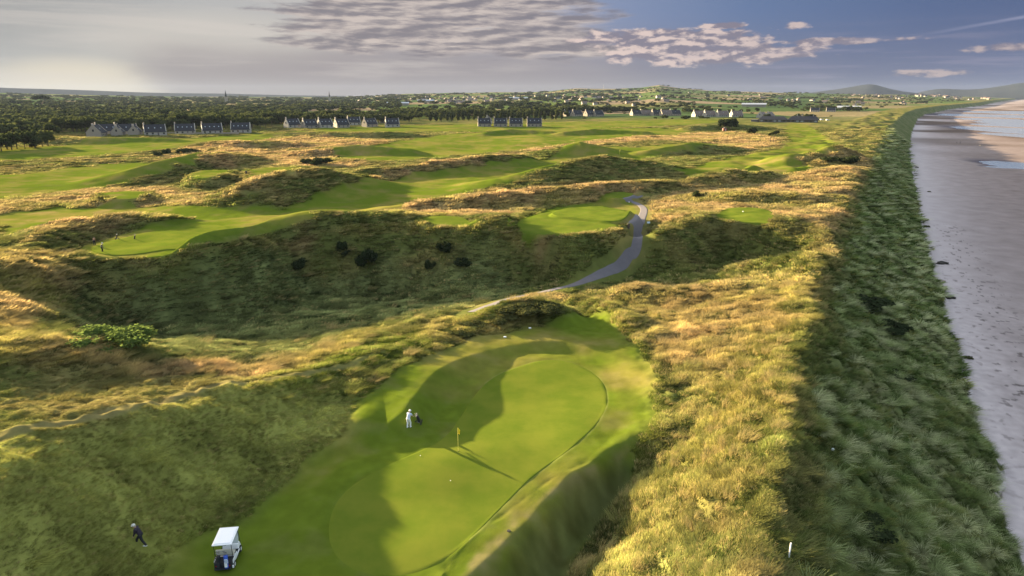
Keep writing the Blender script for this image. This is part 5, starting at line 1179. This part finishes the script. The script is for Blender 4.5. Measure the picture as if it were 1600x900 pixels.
def trolley(loc, rz, label, group=None, matb=None):
    o = empty('golf_trolley', loc, rz); mb_ = matb or PLK
    MB().tube([(0, -.05, .18), (0, .12, .55), (0, -.22, 1.0), (0, -.42, 1.02)], .017, 8).tube([(-.13, -.42, 1.02), (.13, -.42, 1.02)], .016, 8).tube([(-.28, 0, .15), (.28, 0, .15)], .014, 8).tube([(0, 0, .17), (0, .52, .12)], .014, 8).build('frame', STL, o)
    for p in ((-.30, 0, .15), (.30, 0, .15), (0, .55, .12)):
        w = MB().tube([(-.025, 0, 0), (.025, 0, 0)], p[2], 20).build('wheel', RUB, o, loc=p); MB().tube([(-.028, 0, 0), (.028, 0, 0)], p[2] * .55, 14).build('rim', STL, w)
    b_ = bpy.data.objects.new('bag', None); C.objects.link(b_); b_.parent = o; b_.location = (0, .16, .16); b_.rotation_euler = (.42, 0, 0)
    bag_mesh(b_, mb_, PLK, 6)
    return tag(o, label, 'golf trolley', group)
def facing(px, deg): return R_(deg) - 0 * px

# man in white leaning over his trolley beside the green, seen from behind
x, y, z = on(639, 668); rz = R_(-28)
person((x, y, z), rz, pose(lean=.20, stride=.10, hands=((-.12, .48, .98), (.15, .48, .98))), dict(shirt=pale, trousers=white, shoes=dsh, hat=white, long=False), 'person in white trousers and cap pushing a trolley in the shade beside the green')
fx_, fy_ = -math.sin(rz), math.cos(rz); lx, ly = x + fx_ * .95 + .32, y + fy_ * .95
trolley((lx, ly, float(hz_(lx, ly))), rz, 'golf trolley with dark bag in front of the man in white', matb=PLK)
# golfer in black striding down the slope at lower left
x, y, z = on(221, 853); rz = R_(95)
person((x, y, z + .02), rz, pose(lean=.22, stride=.34, hands=((-.10, .36, .74), (.10, .36, .74)), look=(0, 1, -.5)), dict(shirt=navy, trousers=black, shoes=dsh, hat=cloth('pale_cap', (.55, .54, .50)), long=True), 'person in black with a pale cap, legs apart on the rough slope at lower left')
c = R_(95); club = MB().tube([(0, 0, .80), (0, .45, .03)], .007, 6).tube([(0, -.08, .94), (0, 0, .80)], .013, 8).ball((0, .47, .035), .035, (1.4, .7, .6)).build('golf_club', STL); club.location = (x - .36 * math.sin(c), y + .36 * math.cos(c), z); club.rotation_euler = (0, 0, c); tag(club, 'golf club held by the person in black', 'golf club')
# far green
x, y, z = on(160, 394); person((x, y, z), R_(-60), pose(lean=.12, stride=.05, hands=((-.06, .36, .82), (.06, .36, .82))), dict(shirt=khaki, trousers=black, shoes=RUB, hat=white, long=True), 'person in dark clothes and white cap standing with a putter on the far green')
pt = MB().tube([(0, .36, .95), (0, .62, .03)], .008, 6).box((.04, .64, .03), (.12, .03, .03)).build('putter', STL, loc=(x, y, z)); pt.rotation_euler = (0, 0, R_(-60)); tag(pt, 'putter held by the person on the far green', 'golf club')
x, y, z = on(148, 383); person((x, y, z), R_(20), pose(lean=.40, stride=.06, hands=((-.15, .62, .55), (.15, .62, .55)), hip=.88), dict(shirt=brown, trousers=black, shoes=RUB, hat=cloth('brown_hair', (.10, .06, .035)), long=True), 'person in a brown top bending forward in shade beside the far green', hat='none')
trolley(on(183, 374), R_(50), 'black golf trolley with bag parked beside the far green'); 
bo = empty('golf_bag', on(210, 374), 0.6); bag_mesh(bo, PLK, navy, 4); bo.rotation_euler = (.25, .2, .6); tag(bo, 'small dark golf bag standing right of the trolley by the far green', 'golf bag')
# walkers on the beach
for k, (px, py, lb, mt) in enumerate(((1495, 224, 'left of two tiny walkers in dark clothes on the beach', black), (1500, 224, 'right of two tiny walkers on the beach, in grey', grey))):
    person(on(px, py), R_(20 + 160 * k), pose(lean=.04, stride=.2), dict(shirt=mt, trousers=navy, shoes=RUB, hat=khaki, long=True), lb)

# ------------------------------------------------------------------ golf cart
CW = simple('cart_white', (.78, .78, .80), .3, coat=.4, var=.03); 
gx, gy, gz = on(357, 876); cart = empty('golf_cart', (gx, gy, gz), R_(7.5))
body = MB(); body.box((0, .95, .50), (1.12, .62, .42), bev=.08, taper=(.9, .55)); body.box((0, .25, .30), (1.16, 1.0, .14), bev=.03); body.box((0, -.36, .42), (1.16, .62, .36), bev=.06)
body.build('body', CW, cart, smooth=False); MB().box((0, -.80, .50), (1.12, .66, .40), bev=.06).box((0, .3, .24), (.9, 2.0, .16)).build('rear_deck', PLK, cart)
for sx2 in (-.585, .585): MB().box((sx2, -.45, .56), (.05, .95, .26), bev=.02).build('side_panel', CW, cart)
MB().box((0, .02, 0), (1.24, 1.92, .07), bev=.03).box((0, .02, .045), (1.05, 1.7, .05), bev=.02).build('roof', CW, cart, loc=(0, .02, 1.86))
for sx2 in (-.55, .55):
    MB().tube([(sx2, 1.12, .62), (sx2, .78, 1.84)], .02, 8).build('post', PLK, cart); MB().tube([(sx2, -.72, .72), (sx2, -.80, 1.84)], .02, 8).build('post', PLK, cart)
MB().box((0, 0, 0), (1.04, .012, 1.05), (-.27, 0, 0)).build('windscreen', simple('clear_plastic', (.55, .6, .62), .08, spec=.7), cart, loc=(0, .95, 1.24))
MB().box((0, -.22, .80), (1.08, .50, .12), bev=.04).build('seat', cloth('seat_vinyl', (.50, .47, .40), .5), cart); MB().box((0, -.52, 1.06), (1.08, .10, .42), (.12, 0, 0), bev=.04).build('backrest', bpy.data.materials['seat_vinyl'], cart)
MB().box((0, .42, .39), (1.06, .62, .03)).build('floor_mat', RUB, cart); sw = MB().tube([(.17 * math.cos(a) - .28, .52 + .17 * math.sin(a) * .5, 1.0 + .17 * math.sin(a) * .85) for a in np.linspace(0, 6.28, 20)], .014, 6).tube([(-.28, .52, 1.0), (-.28, .78, .7)], .018, 6).build('steering_wheel', RUB, cart)
for sx2 in (-.52, .52):
    for sy2 in (.92, -.68):
        w = MB().tube([(-.10, 0, 0), (-.09, 0, 0), (.09, 0, 0), (.10, 0, 0)], [.20, .225, .225, .20], 22).build('wheel', RUB, cart, loc=(sx2, sy2, .225)); MB().tube([(-.104, 0, 0), (.104, 0, 0)], .12, 16).build('rim', CW, w)
    MB().box((sx2 * 1.06, .12, .62), (.06, .06, .5)).build('armrest', CW, cart) if False else None
MB().box((0, -1.14, .30), (1.0, .34, .05)).tube([(-.5, -1.28, .30), (-.5, -1.0, .95), (.5, -1.0, .95), (.5, -1.28, .30)], .02, 8).build('bag_rack', PLK, cart)
for sx2 in (-.42, .42): MB().box((sx2, -1.135, .46), (.12, .02, .07)).build('tail_light', simple('red_lens', (.4, .02, .02), .2) if 'red_lens' not in bpy.data.materials else bpy.data.materials['red_lens'], cart)
tag(cart, 'white golf cart with flat roof parked on the fairway, bags strapped on its back', 'golf cart')
def rel(cx, cy, cz): a = R_(7.5); return (gx + cx * math.cos(a) - cy * math.sin(a), gy + cx * math.sin(a) + cy * math.cos(a), gz + cz)
blue = cloth('royal_blue_nylon', (.05, .12, .55), .5)
b1_ = empty('golf_bag', rel(-.26, -1.17, .33)); b1_.rotation_euler = (.16, 0, R_(187)); bag_mesh(b1_, PLK, PLK, 7); tag(b1_, 'black golf bag strapped on the left back of the cart', 'golf bag')
b2_ = empty('golf_bag', rel(.24, -1.19, .33)); b2_.rotation_euler = (.18, .05, R_(187)); bag_mesh(b2_, blue, white, 6); tag(b2_, 'blue and white golf bag strapped on the right back of the cart', 'golf bag')
tw = MB().box((0, 0, 0), (.22, .05, .34), (.2, 0, .1), bev=.02).build('towel', pale, loc=rel(.30, -1.36, .95)); tag(tw, 'pale blue towel hanging over the blue golf bag', 'towel')
bk = empty('seed_bottle', rel(.62, -1.12, .28)); MB().tube([(0, 0, 0), (0, 0, .16), (0, 0, .2)], [.06, .06, .025], 12).build('bottle', white, bk); MB().tube([(0, 0, .2), (0, 0, .24)], .03, 10).build('lid', RUB, bk); tag(bk, 'small white bottle at the right rear corner of the cart', 'bottle')

# ------------------------------------------------------------------ flag, cup, balls, markers
YEL = simple('yellow_paint', (.72, .60, .12), .5); YF = cloth('yellow_flag_cloth', (.80, .62, .03))
x, y, z = on(716, 705); fl = empty('flagstick', (x, y, z))
MB().tube([(0, 0, -.05), (0, 0, 2.25)], .017, 8).build('pole', YEL, fl)
m = MB(); n_c = 10
pts = [(.02 + (.17 - .03 * j) * i / n_c, .05 * math.sin(i * .9) - .02 * i / n_c, 2.22 - .20 * (i / n_c) ** 1.3 - .46 * j) for i in range(n_c + 1) for j in (0, 1)]
m.poly(pts, [(2 * i, 2 * i + 1, 2 * i + 3, 2 * i + 2) for i in range(n_c)]); fo = m.build('flag', YF, fl, smooth=True); sd_ = fo.modifiers.new('t', 'SOLIDIFY'); sd_.thickness = .008
MB().tube([(0, 0, -.02), (0, 0, .047)], .055, 20).build('cup', RUB, fl); tag(fl, 'yellow flag on a thin pole standing in the green', 'flagstick')
BW = simple('ball_white', (.85, .85, .85), .35, var=.02)
for px, py, lb in ((657, 713, 'white golf ball on the green left of the flag'), (704, 752, 'white golf ball on the green below the flag')):
    x, y, z = on(px, py); tag(MB().ball((0, 0, 0), .035, u=16, v=12).build('golf_ball', BW, smooth=True, loc=(x, y, z + .07)), lb, 'golf ball')
for px, py, lb in ((828, 513, 'small white marker stone at the foot of the hillock'), (789, 527, 'white marker stone on the apron between hillock and green')):
    x, y, z = on(px, py); m = MB().box((0, 0, 0), (.34, .24, .14), bev=.05); tag(m.build('marker_stone', BW, loc=(x, y, z + .05)), lb, 'marker')
x, y, z = on(1232, 876); tag(MB().tube([(0, 0, 0), (.02, 0, .95), (.02, 0, .98)], [.045, .045, .03], 10).build('marker_post', BW, loc=(x, y, z + .25)), 'short white post standing in the marram at the lower right', 'post')
x, y, z = on(1300, 711); tag(MB().box((0, 0, .0), (.22, .16, .20), (.2, .3, .4), bev=.03).build('litter', BW, loc=(x, y, z + .5)), 'small white scrap caught in the seaward marram', 'litter')
x, y, z = on(795, 830); tag(MB().tube([(0, 0, 0), (0, 0, .05)], .13, 18).build('drain_cover', RUB, loc=(x, y, z + .01)), 'small round dark cover in the straw bank right of the green', 'cover')
# bin, sign and marker by the path
x, y, z = on(982, 357); bn = empty('litter_bin', (x, y, z)); MB().tube([(0, 0, 0), (0, 0, .9)], [.27, .30], 16).build('bin_body', simple('bin_wood', (.08, .06, .05)), bn); MB().tube([(0, 0, .9), (0, 0, 1.0)], [.32, .25], 16).build('lid', RUB, bn); tag(bn, 'dark litter bin at the corner of the tee beside the path', 'bin')
x, y, z = on(1013, 353); sg_ = empty('tee_sign', (x, y, z), .2); MB().tube([(-.2, 0, 0), (-.2, 0, .8)], .03, 8).tube([(.2, 0, 0), (.2, 0, .8)], .03, 8).build('post', PLK, sg_); MB().box((0, -.03, .75), (.7, .04, .40), (-.5, 0, 0), bev=.01).build('panel', simple('sign_face', (.42, .52, .55), .4), sg_); tag(sg_, 'small pale sign in the rough on the right side of the path', 'sign')
for k, (px, py) in enumerate(((983, 317), (1161, 332))):
    x, y, z = on(px, py); tag(MB().ball((0, 0, .1), .14, (1, 1, .9)).build('tee_marker', BW, loc=(x, y, z + .1)), ('white tee marker beside the path at the tees', 'white tee marker on the tee right of the path')[k], 'tee marker')
for k, (px, py, lb) in enumerate(((385, 272, 'dark figure-high post beside the far left tee'), (234, 309, 'dark tee box post at the right end of the left tee'))):
    x, y, z = on(px, py); tag(MB().box((0, 0, .55), (.5, .4, 1.1), bev=.04).build('tee_box_post', PLK, loc=(x, y, z)), lb, 'post')
# flags and groups of golfers far out are only specks: one flag on the middle green
x, y, z = on(968, 241); f2_ = empty('flagstick', (x, y, z)); MB().tube([(0, 0, 0), (0, 0, 2.2)], .03, 8).build('pole', YEL, f2_); MB().box((.18, 0, 2.0), (.34, .02, .34)).build('flag', YF, f2_); tag(f2_, 'tiny distant flag on the mound above the middle fairway', 'flagstick')
# driftwood, weed and boulders on the beach
WD = simple('weed_dark', (.035, .03, .025), .9); rr_ = random.Random(3)
rk = [('boulder', 1470, 440, .9, 'brown boulder lying on the pale sand near the dune foot'), ('seaweed', 1472, 412, 1.3, 'dark seaweed heap uppermost on the pale sand'), ('seaweed', 1484, 466, 1.0, 'dark seaweed heap below the brown boulder'), ('boulder', 1532, 228, 1.2, 'small pale boulder out on the wet sand beyond the walkers')]
for nm, px, py, s, lb in rk:
    x, y, z = on(px, py); m = MB(); bmesh.ops.create_icosphere(m.b, subdivisions=3, radius=1.0)
    for v in m.b.verts: f = 1 + .22 * math.sin(4 * v.co.x + 3 * v.co.y) + .15 * math.sin(9 * v.co.z + 5 * v.co.x); v.co = Vector((v.co.x * s * f, v.co.y * s * .7 * f, v.co.z * s * .35 * f))
    tag(m.build(nm, {'boulder': ST, 'seaweed': WD}[nm], smooth=True, loc=(x, y, z + .1)), lb, nm)
# marram clumps that grew out onto the sand
for px, py, s in ((1445, 345, 1.6), (1448, 355, 1.3), (1452, 300, 1.0), (1470, 452, 1.5), (1513, 560, .9), (1432, 262, 1.3)):
    x, y, z = on(px, py); tree('marram_clump', rd.choice(gb), None, (x, y, z - .15), s * 1.1, s * 1.6, 'low marram clump spreading from the dune foot onto the sand', 'grass clump', 'marram clumps on the sand edge', rz=rd.uniform(0, 6))
